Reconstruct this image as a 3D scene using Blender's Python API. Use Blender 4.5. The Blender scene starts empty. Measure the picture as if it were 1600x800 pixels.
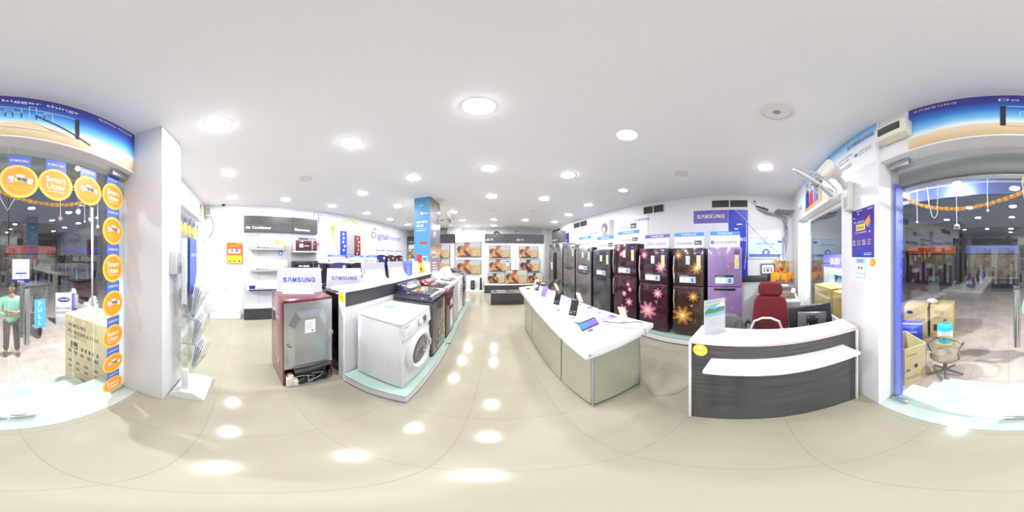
import bpy, bmesh, math, random
from mathutils import Matrix, Vector
from math import sin, cos, pi, radians, atan2, hypot
random.seed(7)
scene = bpy.context.scene
C = scene.collection
HC = 1.57                      # camera height (m)
# ---------------------------------------------------------------- camera, world, exposure
cam = bpy.data.cameras.new('camera'); cam.type = 'PANO'
try: cam.panorama_type = 'EQUIRECTANGULAR'
except Exception: pass
try: cam.cycles.panorama_type = 'EQUIRECTANGULAR'
except Exception: pass
cam.clip_start = 0.01
camo = bpy.data.objects.new('camera', cam); C.objects.link(camo)
camo.location = (0, 0, HC); camo.rotation_euler = (pi/2, 0, radians(-5.4))
scene.camera = camo
w = bpy.data.worlds.new('night'); scene.world = w; w.use_nodes = True
w.node_tree.nodes['Background'].inputs[0].default_value = (.30, .34, .5, 1)
w.node_tree.nodes['Background'].inputs[1].default_value = .25
vs = scene.view_settings
vs.view_transform = 'Standard'; vs.look = 'None'; vs.gamma = 1; vs.use_curve_mapping = False
vs.exposure = 0.10
LAMP_W = 11.5                  # watts of every ceiling downlight
GLOW = 208.0                   # emission of the domed diffusers, the shop's only inside light
try:
    scene.cycles.use_denoising = True
    scene.cycles.max_bounces = 10; scene.cycles.diffuse_bounces = 5
    scene.cycles.glossy_bounces = 5; scene.cycles.transparent_max_bounces = 24; scene.cycles.transmission_bounces = 6
    scene.cycles.sample_clamp_indirect = 6
except Exception: pass

# ---------------------------------------------------------------- materials
MATS = {}
def mat(name, col=(.8,.8,.8), rough=.5, metal=0, emit=0, coat=0, alpha=1):
    if name in MATS: return MATS[name]
    m = bpy.data.materials.new(name); m.use_nodes = True
    b = m.node_tree.nodes['Principled BSDF']
    b.inputs['Base Color'].default_value = (*col, 1)
    b.inputs['Roughness'].default_value = rough; b.inputs['Metallic'].default_value = metal
    if coat: b.inputs['Coat Weight'].default_value = coat; b.inputs['Coat Roughness'].default_value = .05
    if emit:
        b.inputs['Emission Color'].default_value = (*col, 1); b.inputs['Emission Strength'].default_value = emit
        if emit >= .5: b.inputs['Base Color'].default_value = (.02,.02,.02,1)
    MATS[name] = m; return m
def N(m, t, **k):
    n = m.node_tree.nodes.new(t)
    for a, v in k.items(): setattr(n, a, v)
    return n
def lk(m, a, b): m.node_tree.links.new(a, b)
def noisy(name, c1, c2, scale=(5,5,5), rough=.5, metal=0, detail=4, bump=0, coat=0, ramp=(.35,.65)):
    if name in MATS: return MATS[name]
    m = mat(name, c1, rough, metal, coat=coat); b = m.node_tree.nodes['Principled BSDF']
    tc = N(m,'ShaderNodeTexCoord'); mp = N(m,'ShaderNodeMapping'); mp.inputs['Scale'].default_value = scale
    nz = N(m,'ShaderNodeTexNoise'); nz.inputs['Scale'].default_value = 1; nz.inputs['Detail'].default_value = detail
    r = N(m,'ShaderNodeValToRGB'); r.color_ramp.elements[0].position, r.color_ramp.elements[1].position = ramp
    r.color_ramp.elements[0].color = (*c1,1); r.color_ramp.elements[1].color = (*c2,1)
    lk(m, tc.outputs['Object'], mp.inputs['Vector']); lk(m, mp.outputs[0], nz.inputs['Vector'])
    lk(m, nz.outputs['Fac'], r.inputs[0]); lk(m, r.outputs[0], b.inputs['Base Color'])
    if bump:
        bp = N(m,'ShaderNodeBump'); bp.inputs['Strength'].default_value = bump; bp.inputs['Distance'].default_value = .01
        lk(m, nz.outputs['Fac'], bp.inputs['Height']); lk(m, bp.outputs[0], b.inputs['Normal'])
    return m
def grad(name, stops, z0, z1, rough=.35, axis='Z', emit=0, wob=0):
    """print whose colour runs along one local axis (printed sky, printed sand)"""
    if name in MATS: return MATS[name]
    m = mat(name, stops[0][1], rough); b = m.node_tree.nodes['Principled BSDF']
    tc = N(m,'ShaderNodeTexCoord'); sp = N(m,'ShaderNodeSeparateXYZ'); mr = N(m,'ShaderNodeMapRange')
    mr.inputs['From Min'].default_value = z0; mr.inputs['From Max'].default_value = z1
    r = N(m,'ShaderNodeValToRGB'); e = r.color_ramp.elements
    e[0].position, e[0].color = stops[0][0], (*stops[0][1],1); e[1].position, e[1].color = stops[-1][0], (*stops[-1][1],1)
    for p, c in stops[1:-1]: x = e.new(p); x.color = (*c,1)
    lk(m, tc.outputs['Object'], sp.inputs[0])
    if wob:
        nz = N(m,'ShaderNodeTexNoise'); nz.inputs['Scale'].default_value = 4; ad = N(m,'ShaderNodeMath', operation='MULTIPLY_ADD')
        lk(m, tc.outputs['Object'], nz.inputs['Vector']); ad.inputs[1].default_value = wob
        lk(m, nz.outputs['Fac'], ad.inputs[0]); lk(m, sp.outputs[axis], ad.inputs[2]); lk(m, ad.outputs[0], mr.inputs[0])
    else: lk(m, sp.outputs[axis], mr.inputs[0])
    lk(m, mr.outputs[0], r.inputs[0]); lk(m, r.outputs[0], b.inputs['Base Color'])
    return m
def glass(name, tint=(.9,.96,.94), refl=.1, rough=.0):
    if name in MATS: return MATS[name]
    m = bpy.data.materials.new(name); m.use_nodes = True; nt = m.node_tree; nt.nodes.clear()
    o = nt.nodes.new('ShaderNodeOutputMaterial'); t = nt.nodes.new('ShaderNodeBsdfTransparent'); g = nt.nodes.new('ShaderNodeBsdfGlossy')
    fr = nt.nodes.new('ShaderNodeLayerWeight'); fr.inputs[0].default_value = .5; pw = nt.nodes.new('ShaderNodeMath'); pw.operation = 'POWER'; pw.inputs[1].default_value = 4; ad = nt.nodes.new('ShaderNodeMath'); ad.operation = 'ADD'; ad.inputs[1].default_value = refl; ad.use_clamp = True
    mx = nt.nodes.new('ShaderNodeMixShader'); t.inputs[0].default_value = (*tint,1); g.inputs['Roughness'].default_value = rough
    g.inputs['Color'].default_value = (1,1,1,1)
    nt.links.new(fr.outputs['Facing'], pw.inputs[0]); nt.links.new(pw.outputs[0], ad.inputs[0]); nt.links.new(ad.outputs[0], mx.inputs[0]); nt.links.new(t.outputs[0], mx.inputs[1]); nt.links.new(g.outputs[0], mx.inputs[2])
    nt.links.new(mx.outputs[0], o.inputs[0]); MATS[name] = m; return m

WHITE = mat('white_laminate', (.76,.76,.775), .3)
BOARD = mat('white_board', (.70,.70,.73), .4)
SIGNB = mat('lilac_white_card', (.50,.50,.56), .45)
WALLP = noisy('white_wall_paint', (.76,.76,.785), (.73,.73,.755), (1.2,1.2,1.2), .5)
CEILP = noisy('white_ceiling_paint', (.92,.92,.93), (.90,.90,.91), (.8,.8,.8), .7)
BLACK = mat('black_plastic', (.012,.012,.014), .3)
BLACKM = mat('black_matte', (.02,.02,.022), .6)
DGREY = mat('dark_grey_plastic', (.09,.09,.095), .4)
GREY = mat('grey_plastic', (.32,.32,.33), .4)
LGREY = mat('light_grey_plastic', (.6,.6,.61), .4)
CHROME = mat('chrome', (.75,.75,.77), .18, 1)
STEEL = mat('brushed_steel', (.55,.55,.56), .3, 1)
CREAM = mat('cream_plastic', (.78,.74,.62), .45)
NAVY = mat('navy_ink', (.018,.03,.22), .4)
PURPLE = mat('violet_print', (.13,.10,.42), .4)
BLUE = mat('sky_blue_print', (.06,.27,.72), .4)
DBLUE = mat('deep_blue_print', (.015,.04,.50), .4)
MBLUE = mat('mid_blue_print', (.10,.16,.55), .4)
WINK = mat('white_ink', (.9,.9,.9), .4)
KINK = mat('black_ink', (.02,.02,.02), .5)
GINK = mat('grey_ink', (.13,.13,.15), .5)
YEL = mat('yellow_print', (.90,.62,.03), .45)
ORG = mat('orange_print', (.90,.33,.02), .45)
DORG = mat('dark_orange_print', (.78,.13,.01), .45)
RED = mat('red_print', (.55,.02,.02), .4)
GRN = mat('green_print', (.20,.62,.05), .4)
PALEB = mat('pale_blue_print', (.55,.70,.88), .4)
CYAN = mat('cyan_print', (.12,.50,.70), .4)
PINK = mat('pink_print', (.72,.28,.42), .4)
BROWN = mat('brown_print', (.16,.06,.03), .5)
TAN = mat('tan_print', (.55,.33,.16), .5)
WOODG = noisy('dark_grain_laminate', (.030,.028,.031), (.070,.066,.069), (3,3,90), .45, detail=3, ramp=(.3,.7))
WOODGF = noisy('dark_grain_laminate_fine', (.042,.040,.044), (.072,.069,.073), (2,2,60), .45, detail=3)
MAROON = mat('maroon_steel', (.13,.012,.02), .25, coat=.6)
GALV = noisy('galvanised_steel', (.50,.55,.60), (.72,.76,.80), (2.5,2.5,2.5), .32, 1, detail=3, ramp=(.3,.7))
CARD = noisy('brown_cardboard', (.52,.38,.20), (.47,.33,.16), (8,8,8), .8)
CARDL = noisy('pale_cardboard', (.66,.54,.32), (.60,.48,.27), (7,7,7), .8)
CARDD = noisy('olive_cardboard', (.40,.27,.06), (.34,.22,.05), (7,7,7), .8)
GLASSM = glass('shop_glass', (.88,.92,.92), .085)
ACRY = glass('clear_acrylic', (.93,.94,.94), .05, .02)
GTOP = mat('green_glass_top', (.42,.56,.50), .06, coat=.5)

# ---------------------------------------------------------------- mesh builder
TXT = {}
def text_mesh(s, bold):
    k = (s, bold)
    if k in TXT: return TXT[k]
    cu = bpy.data.curves.new('t', 'FONT'); cu.body = s; cu.size = 1; cu.resolution_u = 2; cu.offset = bold*.45
    ob = bpy.data.objects.new('t', cu); C.objects.link(ob)
    me = bpy.data.meshes.new_from_object(ob.evaluated_get(bpy.context.evaluated_depsgraph_get()))
    v = [(p.co.x, p.co.y) for p in me.vertices]; f = [tuple(p.vertices) for p in me.polygons]
    bpy.data.objects.remove(ob); bpy.data.curves.remove(cu); bpy.data.meshes.remove(me)
    if not v: v = [(0,0)]
    x0 = min(p[0] for p in v); x1 = max(p[0] for p in v)
    TXT[k] = ([(p[0]-x0, p[1]) for p in v], f, x1-x0, max(p[1] for p in v)); return TXT[k]

class MB:
    def __init__(s): s.v=[]; s.f=[]; s.mi=[]; s.m=[]; s.fr((0,0,0)); s.X=Matrix.Identity(4)
    def idx(s, m):
        if m not in s.m: s.m.append(m)
        return s.m.index(m)
    def add(s, vs, fs, m):
        o = len(s.v); s.v += [tuple(s.X @ Vector(p)) for p in vs]; i = s.idx(m)
        for f in fs: s.f.append([o+k for k in f]); s.mi.append(i)
        return s
    # 3D pieces
    def box(s, x0,y0,z0,x1,y1,z1, m, bev=0, seg=2):
        x0,x1=min(x0,x1),max(x0,x1); y0,y1=min(y0,y1),max(y0,y1); z0,z1=min(z0,z1),max(z0,z1)
        if not bev:
            return s.add([(x0,y0,z0),(x1,y0,z0),(x1,y1,z0),(x0,y1,z0),(x0,y0,z1),(x1,y0,z1),(x1,y1,z1),(x0,y1,z1)],
              [(0,3,2,1),(4,5,6,7),(0,1,5,4),(1,2,6,5),(2,3,7,6),(3,0,4,7)], m)
        b = bmesh.new(); bmesh.ops.create_cube(b, size=1)
        for v in b.verts: v.co = ((x0+x1)/2+v.co.x*(x1-x0), (y0+y1)/2+v.co.y*(y1-y0), (z0+z1)/2+v.co.z*(z1-z0))
        bmesh.ops.bevel(b, geom=list(b.edges), offset=bev, segments=seg, affect='EDGES', profile=.5, clamp_overlap=True)
        b.verts.index_update()
        s.add([v.co[:] for v in b.verts], [[v.index for v in f.verts] for f in b.faces], m); b.free(); return s
    def tube(s, pts, r, m, n=8, closed=False):
        pts = [Vector(p) for p in pts]; rs = r if isinstance(r,(list,tuple)) else [r]*len(pts)
        vs=[]; fs=[]; up=None
        for i,p in enumerate(pts):
            a = pts[i-1] if (i or closed) else p; b = pts[(i+1)%len(pts)] if (i<len(pts)-1 or closed) else p
            t = (b-a).normalized() if (b-a).length else Vector((0,0,1))
            if up is None: up = t.orthogonal().normalized()
            up = (up - t*up.dot(t)); up = up.normalized() if up.length>1e-6 else t.orthogonal().normalized()
            q = t.cross(up)
            for k in range(n):
                a_ = 2*pi*k/n; vs.append(p + (up*cos(a_)+q*sin(a_))*rs[i])
        L = len(pts)
        for i in range(L if closed else L-1):
            for k in range(n):
                j=(i+1)%L; fs.append((i*n+k, i*n+(k+1)%n, j*n+(k+1)%n, j*n+k))
        if not closed: fs += [tuple(range(n))[::-1], tuple(range((L-1)*n, L*n))]
        return s.add(vs, fs, m)
    def cyl(s, p0, p1, r, m, n=20, r1=None): return s.tube([p0,p1],[r, r if r1 is None else r1], m, n)
    def lathe(s, prof, m, n=28, c=(0,0,0), axis='Z'):
        vs=[]; fs=[]
        for r,z in prof:
            for k in range(n):
                a=2*pi*k/n; x,y=r*cos(a),r*sin(a)
                p = (x,y,z) if axis=='Z' else ((x,-z,y) if axis=='-Y' else (z,x,y))
                vs.append((p[0]+c[0],p[1]+c[1],p[2]+c[2]))
        for i in range(len(prof)-1):
            for k in range(n): fs.append((i*n+k, i*n+(k+1)%n, (i+1)*n+(k+1)%n, (i+1)*n+k))
        return s.add(vs, fs, m)
    def ball(s, c, r, m, n=10, sc=(1,1,1)):
        vs=[]; fs=[]; h=n//2+1
        for i in range(h+1):
            th=pi*i/h
            for k in range(n): a=2*pi*k/n; vs.append((c[0]+r*sc[0]*sin(th)*cos(a), c[1]+r*sc[1]*sin(th)*sin(a), c[2]+r*sc[2]*cos(th)))
        for i in range(h):
            for k in range(n): fs.append((i*n+k,(i+1)*n+k,(i+1)*n+(k+1)%n,i*n+(k+1)%n))
        return s.add(vs, fs, m)
    def hull(s, bot, top, m):          # two matching rings
        n=len(bot); return s.add(list(bot)+list(top), [tuple(range(n))[::-1], tuple(range(n,2*n))]+[(k,(k+1)%n,n+(k+1)%n,n+k) for k in range(n)], m)
    def prism(s, pts, z0, z1, m): return s.hull([(p[0],p[1],z0) for p in pts], [(p[0],p[1],z1) for p in pts], m)
    # pieces in a plane: x right, y up, d outwards
    def fr(s, o, r=(1,0,0), u=(0,0,1)):
        s.o=Vector(o); s.r=Vector(r).normalized(); s.u=Vector(u).normalized(); s.n=s.r.cross(s.u); return s
    def P(s,x,y,d=0): return tuple(s.o+s.r*x+s.u*y+s.n*d)
    def poly(s, pts, m, d=.0015):
        if sum(pts[i][0]*pts[(i+1)%len(pts)][1]-pts[(i+1)%len(pts)][0]*pts[i][1] for i in range(len(pts)))<0: pts=pts[::-1]
        return s.add([s.P(x,y,d) for x,y in pts],[tuple(range(len(pts)))],m)
    def rect(s,x0,y0,x1,y1,m,d=.0015): return s.poly([(x0,y0),(x1,y0),(x1,y1),(x0,y1)],m,d)
    def ell(s,cx,cy,rx,ry,m,d=.0015,n=28): return s.poly([(cx+rx*cos(2*pi*k/n),cy+ry*sin(2*pi*k/n)) for k in range(n)],m,d)
    def slab(s,pts,m,d0=0,d1=.01):
        if sum(pts[i][0]*pts[(i+1)%len(pts)][1]-pts[(i+1)%len(pts)][0]*pts[i][1] for i in range(len(pts)))<0: pts=pts[::-1]
        return s.hull([s.P(x,y,d0) for x,y in pts],[s.P(x,y,d1) for x,y in pts],m)
    def plate(s,x0,y0,x1,y1,m,d0=0,d1=.01): return s.slab([(x0,y0),(x1,y0),(x1,y1),(x0,y1)],m,d0,d1)
    def ring(s,cx,cy,r0,r1,m,d=.0015,n=28,a0=0,a1=2*pi,sy=1):
        vs=[]; fs=[]
        for k in range(n+1):
            a=a0+(a1-a0)*k/n
            vs += [s.P(cx+r0*cos(a),cy+r0*sin(a)*sy,d), s.P(cx+r1*cos(a),cy+r1*sin(a)*sy,d)]
        for k in range(n): fs.append((2*k,2*k+1,2*k+3,2*k+2))
        return s.add(vs,fs,m)
    def stroke(s, pts, th, m, d):
        for i in range(len(pts)-1):
            a=Vector(pts[i]); b=Vector(pts[i+1]); t=(b-a).normalized(); e=t*th*.5 if 0<i<len(pts)-2 or len(pts)>3 else Vector((0,0)); n=Vector((-t.y,t.x))*th*.5
            a2=a-(t*th*.28 if i else Vector((0,0))); b2=b+(t*th*.28 if i<len(pts)-2 else Vector((0,0)))
            s.poly([tuple(a2-n),tuple(b2-n),tuple(b2+n),tuple(a2+n)],m,d)
        return s
    def marks(s, t, x, y, h, m, d, w, al):
        # bold grotesque capitals drawn as strokes, the A without its bar
        G={'S':[[(.92,.72),(.86,.86),(.5,.9),(.16,.84),(.12,.68),(.3,.56),(.72,.46),(.88,.32),(.84,.16),(.5,.1),(.14,.14),(.08,.3)]],
           'A':[[(.02,0),(.38,1)],[(.62,1),(.98,0)],[(.36,.93),(.64,.93)]],'M':[[(.1,0),(.1,1)],[(.9,0),(.9,1)],[(.16,.97),(.5,.08)],[(.84,.97),(.5,.08)]],
           'U':[[(.12,1),(.12,.3),(.25,.12),(.5,.09),(.75,.12),(.88,.3),(.88,1)]],'N':[[(.12,0),(.12,1)],[(.88,0),(.88,1)],[(.14,.97),(.86,.03)]],
           'G':[[(.9,.72),(.82,.87),(.5,.91),(.18,.85),(.1,.6),(.1,.38),(.2,.14),(.5,.09),(.82,.14),(.9,.3),(.9,.5),(.55,.5)]]}
        n=len(t); gap=.30; cw=w/(n+gap*(n-1)); x0=x-(w/2 if al=='c' else w if al=='r' else 0)
        for ch in t:
            for st in G[ch]: s.stroke([(x0+px*cw,y+py*h) for px,py in st], min(cw,h)*.21, m, d)
            x0+=cw*(1+gap)
        return s
    def txt(s, t, x, y, h, m, d=.003, w=None, al='l', bold=0.0, sk=0):
        if t=='SAMSUNG': return s.marks(t,x,y,h,m,d,w or h*5.6,al)
        v,f,W,H = text_mesh(t,bold); cap = text_mesh('H',bold)[3]; k=h/cap; kx = (w/W) if w else k
        ww = W*kx; x0 = x - (ww/2 if al=='c' else ww if al=='r' else 0)
        return s.add([s.P(x0+p[0]*kx+p[1]*k*sk, y+p[1]*k, d) for p in v], f, m)
    def lines(s,x0,y0,x1,y1,n,m,d=.003,th=None,rag=.25):
        h=(y1-y0)/n; th=th or h*.35
        for k in range(n):
            yy=y0+h*k+h*.3; e=x1-(x1-x0)*rag*random.random(); x=x0
            while x<e:
                ww=min(e-x,(x1-x0)*random.uniform(.08,.2)); s.rect(x,yy,x+ww*.86,yy+th,m,d); x+=ww
        return s
    def build(s, name, parent=None, loc=None, rotz=None, smooth=True, bev=0):
        me = bpy.data.meshes.new(name); me.from_pydata(s.v,[],s.f); me.validate()
        for m in s.m: me.materials.append(m)
        if len(me.polygons)==len(s.mi):
            me.polygons.foreach_set('material_index', s.mi)
        if smooth:
            me.polygons.foreach_set('use_smooth',[True]*len(me.polygons)); me.set_sharp_from_angle(angle=radians(35))
        me.update(); o = bpy.data.objects.new(name, me); C.objects.link(o)
        if parent is not None: o.parent = parent
        if loc is not None: o.location = loc
        if rotz is not None: o.rotation_euler = (0,0,rotz)
        if bev:
            md=o.modifiers.new('bevel','BEVEL'); md.width=bev; md.segments=2; md.limit_method='ANGLE'
        return o
def tag(o, label, cat, group=None, kind=None):
    o['label']=label; o['category']=cat
    if group: o['group']=group
    if kind: o['kind']=kind
    return o
def thing(name, label, cat, loc=(0,0,0), rz=0, group=None):
    o = bpy.data.objects.new(name,None); o.empty_display_size=.1; C.objects.link(o); o.location=loc; o.rotation_euler=(0,0,rz)
    return tag(o,label,cat,group)
def struct(mb, name, **k):
    o = mb.build(name, **k); o['kind']='structure'; return o
def dup(root, loc, rz, label, group=None):
    def cp(o,par):
        c=o.copy(); C.objects.link(c); c.parent=par
        for ch in list(o.children): cp(ch,c)
        return c
    r=cp(root,None); r.location=loc; r.rotation_euler=(0,0,rz); r['label']=label
    if group: r['group']=group
    return r
def facing(nx,ny): return atan2(nx,-ny)      # z rotation that turns the local front (-Y) towards (nx, ny)
def wordmark(mb,x,y,h,w,m=NAVY,d=.003,sk=0,al='c'): mb.txt('SAMSUNG',x,y,h,m,d,w,al,.025,sk)
# ================================================================ STRUCTURE
def tiles(name, base, dark, grout, size, off, rough, mort=.0025, coat=0, bias=.0):
    m = mat(name, base, rough, coat=coat); b = m.node_tree.nodes['Principled BSDF']
    tc = N(m,'ShaderNodeTexCoord'); mp = N(m,'ShaderNodeMapping'); mp.inputs['Location'].default_value = (off[0], off[1], 0)
    br = N(m,'ShaderNodeTexBrick'); br.offset = 0; br.squash = 1
    br.inputs['Scale'].default_value = 1; br.inputs['Brick Width'].default_value = size; br.inputs['Row Height'].default_value = size
    br.inputs['Mortar Size'].default_value = mort; br.inputs['Mortar Smooth'].default_value = .3; br.inputs['Bias'].default_value = bias
    br.inputs['Color1'].default_value = (*base,1); br.inputs['Color2'].default_value = (*[c*.97 for c in base],1); br.inputs['Mortar'].default_value = (*grout,1)
    nz = N(m,'ShaderNodeTexNoise'); nz.inputs['Scale'].default_value = 1.7; nz.inputs['Detail'].default_value = 6; nz.inputs['Distortion'].default_value = 1.2
    r = N(m,'ShaderNodeValToRGB'); r.color_ramp.elements[0].position = .35; r.color_ramp.elements[1].position = .7
    r.color_ramp.elements[0].color = (1,1,1,1); r.color_ramp.elements[1].color = (*dark,1)
    mx = N(m,'ShaderNodeMix', data_type='RGBA', blend_type='MULTIPLY'); mx.inputs['Factor'].default_value = 1
    lk(m,tc.outputs['Object'],mp.inputs[0]); lk(m,mp.outputs[0],br.inputs['Vector']); lk(m,tc.outputs['Object'],nz.inputs['Vector'])
    lk(m,nz.outputs['Fac'],r.inputs[0]); lk(m,br.outputs['Color'],mx.inputs['A']); lk(m,r.outputs[0],mx.inputs['B']); lk(m,mx.outputs['Result'],b.inputs['Base Color'])
    return m
FLOOR = tiles('cream_vitrified_tile', (.37,.345,.272), (.94,.92,.88), (.28,.26,.21), .6, (.18,.20), .12)
MARB = noisy('pale_green_marble', (.40,.48,.44), (.52,.57,.53), (3,3,3), .15, detail=8, ramp=(.3,.7))
PAVE = tiles('pink_street_paving', (.60,.47,.43), (.72,.74,.76), (.40,.31,.28), .6, (0,0), .5, .006)

FLOOR.node_tree.nodes['Principled BSDF'].inputs['Specular IOR Level'].default_value=.32
struct(MB().box(-4.6,-1.0,-.12,3.7,7.95,0,FLOOR), 'floor')
struct(MB().box(-4.6,-1.12,2.9,3.75,7.95,3.02,CEILP), 'ceiling')
lx = lambda y: -4.15-.035*y
rx = lambda y: 3.43-.109*y
b = MB(); b.prism([(lx(-1.1),-1.1),(lx(7.9),7.9),(lx(7.9)-.15,7.9),(lx(-1.1)-.15,-1.1)][::-1],0,2.9,WALLP); struct(b,'wall_left')
b = MB(); b.prism([(rx(-1.1),-1.1),(rx(-1.1)+.15,-1.1),(rx(7.9)+.15,7.9),(rx(7.9),7.9)],0,2.9,WALLP); struct(b,'wall_right')
struct(MB().box(-4.6,7.8,0,3.2,7.95,2.9,WALLP),'wall_back')
# front wall: lintels, piers and the wall ends beside the two shop windows
b = MB()
b.box(-1.15,-1.1,2.375,.88,-.88,2.9,WALLP)
b.box(-4.11,-1.1,2.42,-1.56,-.92,2.9,WALLP); b.box(-4.11,-1.1,0,-3.86,-.92,2.42,WALLP)
b.box(1.42,-1.1,2.25,rx(-1),-.86,2.9,WALLP); b.box(3.0,-1.1,0,rx(-1),-.86,2.25,WALLP)
struct(b,'wall_front')
struct(MB().box(-1.56,-1.1,0,-1.15,-.6,2.9,WALLP,.006),'entrance_pillar')
struct(MB().box(.88,-1.1,0,1.42,-.86,2.9,WALLP,.006),'desk_pillar')
b = MB().box(-1.28,-.995,2.375,-.88,-1.1,2.42,WHITE)
# doorstep and steps
b = MB()
b.prism([(-1.15,-.855),(-1.15,-1.0),(.88,-1.0),(.88,-.855)],0,.004,MARB); struct(b,'trim_1')
b = MB().box(-1.14,-1.31,-.74,.87,-1.0,0,MARB,.006).box(-1.02,-1.63,-.74,.80,-1.31,-.185,MARB,.006).box(-1.02,-1.90,-.74,.80,-1.63,-.37,MARB,.006).box(-1.02,-2.15,-.74,.80,-1.9,-.555,MARB,.006)
struct(b,'step_floor')
struct(MB().box(-14,-14,-.86,14,-1.1,-.74,PAVE),'ground')
b = MB().box(-4.6,-1.12,-.74,-1.14,-1.0,0,WALLP).box(.87,-1.12,-.74,3.7,-1.0,0,WALLP); struct(b,'wall_outside')
# middle pillar with printed wrap
b = MB().box(-1.77,3.2,0,-1.38,3.8,2.9,WALLP); struct(b,'shop_pillar')

# glass doors (double leaf) and windows
def leaf(name, x0, x1, hx):
    e = bpy.data.objects.new(name,None); C.objects.link(e); e.location=((x0+x1)/2,-1.0,0); e['kind']='structure'
    w=(x1-x0)/2
    MB().box(-w,-.006,.012,w,.006,2.36,GLASSM).build('glass_panel',e,smooth=False)
    h = hx-(x0+x1)/2
    for s in (-1,1):
        hb=MB(); y=s*.055
        hb.tube([(h,y*.3,1.02),(h,y,1.02),(h,y,.985),(h,y,1.37),(h,y,1.335),(h,y*.3,1.335)][0:0] or [(h,s*.008,1.04),(h,y,1.04),(h,y,1.0)],.011,CHROME,10)
        hb.tube([(h,y,.985),(h,y,1.375)],.02,CHROME,14); hb.tube([(h,s*.008,1.32),(h,y,1.32)],.011,CHROME,10)
        hb.build('handle',e)
    p=MB().box(-w+.01,-.016,.0125,-w+.17,.016,.05,STEEL,.004); p.build('patch_fitting',e)
    p=MB().box(w-.17,-.016,.0125,w-.01,.016,.05,STEEL,.004); p.build('patch_fitting',e)
    return e
leaf('door_1',-1.145,-.152,-.25); leaf('door_2',-.145,.875,-.05)
b=MB().box(-3.86,-1.006,.0,-1.56,-.994,2.42,GLASSM); struct(b,'window_1',smooth=False)
b=MB().box(1.42,-1.006,.0,3.0,-.994,2.25,GLASSM); struct(b,'window_2',smooth=False)
# door closers in the lintel
for x,l in ((-1.04,'grey pivot closer block above the left door leaf, beside the pillar'),(.76,'grey pivot closer block above the right door leaf, by the fuse box')):
    tag(MB().box(x-.09,-.985,2.31,x+.09,-.945,2.372,STEEL,.004).build('door_closer'),l,'door closer')

# ================================================================ CEILING LIGHTS
XS=(-3.54,-2.39,-1.25,-.11,1.04,2.18); YS=(-.17,1.01,2.22,3.46,4.62,5.85,7.0)
lit={0:(0,1,2,5),1:(0,2,3),2:(0,1,2,3,4),3:(0,1,3,4,5),4:(0,2,5),5:(0,2,3,4,5),6:(2,3)}
dim={(1,4),(2,5)}
rings={(1,1),(1,5),(3,2),(4,3),(4,4),(6,4)}
ords=['first','second','third','fourth','fifth','sixth','seventh']
cols=['beside the left wall','two places in from the left wall','above the aisle by the washing machines','over the middle of the floor','over the phone table side','nearest the right wall']
DIFF=mat('lamp_diffuser',(.98,.985,1),.5,emit=GLOW); DIFFD=mat('dim_lamp_diffuser',(1,.98,.93),.5,emit=1.02)
RINGM=mat('lamp_ring',(.85,.85,.85),.4); OFFM=mat('speaker_mesh',(.80,.80,.79),.6)
for r,cs in lit.items():
    for c in cs+tuple(k[1] for k in dim if k[0]==r):
        dm=(r,c) in dim
        t=thing('ceiling_downlight','%s round recessed downlight, %s row from the doors, %s'%('faint' if dm else 'bright',ords[r],cols[c]),'ceiling light',(XS[c],YS[r],2.9),0,'recessed ceiling downlights')
        b=MB(); b.lathe([(.097,-.0005),(.110,-.0005),(.110,-.003),(.104,-.006),(.097,-.004)],RINGM,32).build('trim_ring',t)
        b=MB(); b.lathe([(.095,-.001),(.094,-.009),(.0,-.011)],DIFFD if dm else DIFF,20).build('diffuser',t)
for r,c in rings:
    b=MB(); b.lathe([(0,-.003),(.085,-.003),(.086,-.006),(.1,-.006),(.1,-.0005)][::-1],OFFM,32)
    b.lathe([(.088,-.0062),(.092,-.0062)],GREY,32)
    tag(b.build('ceiling_speaker',loc=(XS[c],YS[r],2.9)),'unlit flat ceiling ring, %s row from the doors, %s'%(ords[r],cols[c]),'ceiling speaker','unlit ceiling rings')
t=thing('ceiling_speaker','large round ceiling speaker grille near the right shop window','ceiling speaker',(1.075,-.16,2.9))
b=MB(); b.lathe([(.105,-.0005),(.135,-.0005),(.135,-.006),(.125,-.012),(.105,-.008)],RINGM,36).build('speaker_ring',t)
b=MB(); b.lathe([(.105,-.003),(.09,-.007),(0,-.009)],OFFM,36); b.ball((0,0,-.008),.03,GREY,10,(1,1,.2)); b.build('grille',t)
t=thing('motion_sensor','small black dome sensor on ceiling by the left wall corner','sensor',(lx(-.43)+.08,-.43,2.9)); MB().lathe([(.05,0),(.05,-.01),(.035,-.03),(0,-.04)],BLACK,20).build('sensor_dome',t); 
MB().cyl((-.075,0,-.02),(-.075,0,-1.6),.003,LGREY,6).build('cable',t)

# ================================================================ BANNERS OVER THE DOORS
SKY = grad('printed_desert_sky',[(0,(.50,.37,.20)),(.10,(.62,.45,.24)),(.30,(.78,.66,.46)),(.34,(.86,.92,.95)),(.46,(.20,.58,.90)),(.66,(.03,.20,.66)),(.84,(.03,.05,.36)),(1,(.05,.04,.30))],-.02,.50,wob=.05)
t=thing('advertising_banner','long printed banner of desert dunes under blue sky above the glass doors','banner',(0,-.878,2.39),pi)
b=MB(); b.box(-.62,0,0,1.148,.0015+.0,.505,SKY); b.fr((0,-.001,0))
b.build('banner_sheet',t)
b=MB(); b.fr((0,-.0015,0))
wordmark(b,-.434,.43,.028,.29,WINK)
b.txt('Do bigger things',-.055,.405,.038,WINK,w=.62,bold=.012)
b.txt('Galaxy Note8',.735,.44,.028,WINK,w=.37,bold=.008)
b.build('lettering',t)
b=MB(); b.fr((0,-.002,0))
for x,wd in((-.045,.03),(.545,.03)): b.rect(x,.085,x+wd,.33,KINK,.002)
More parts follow.
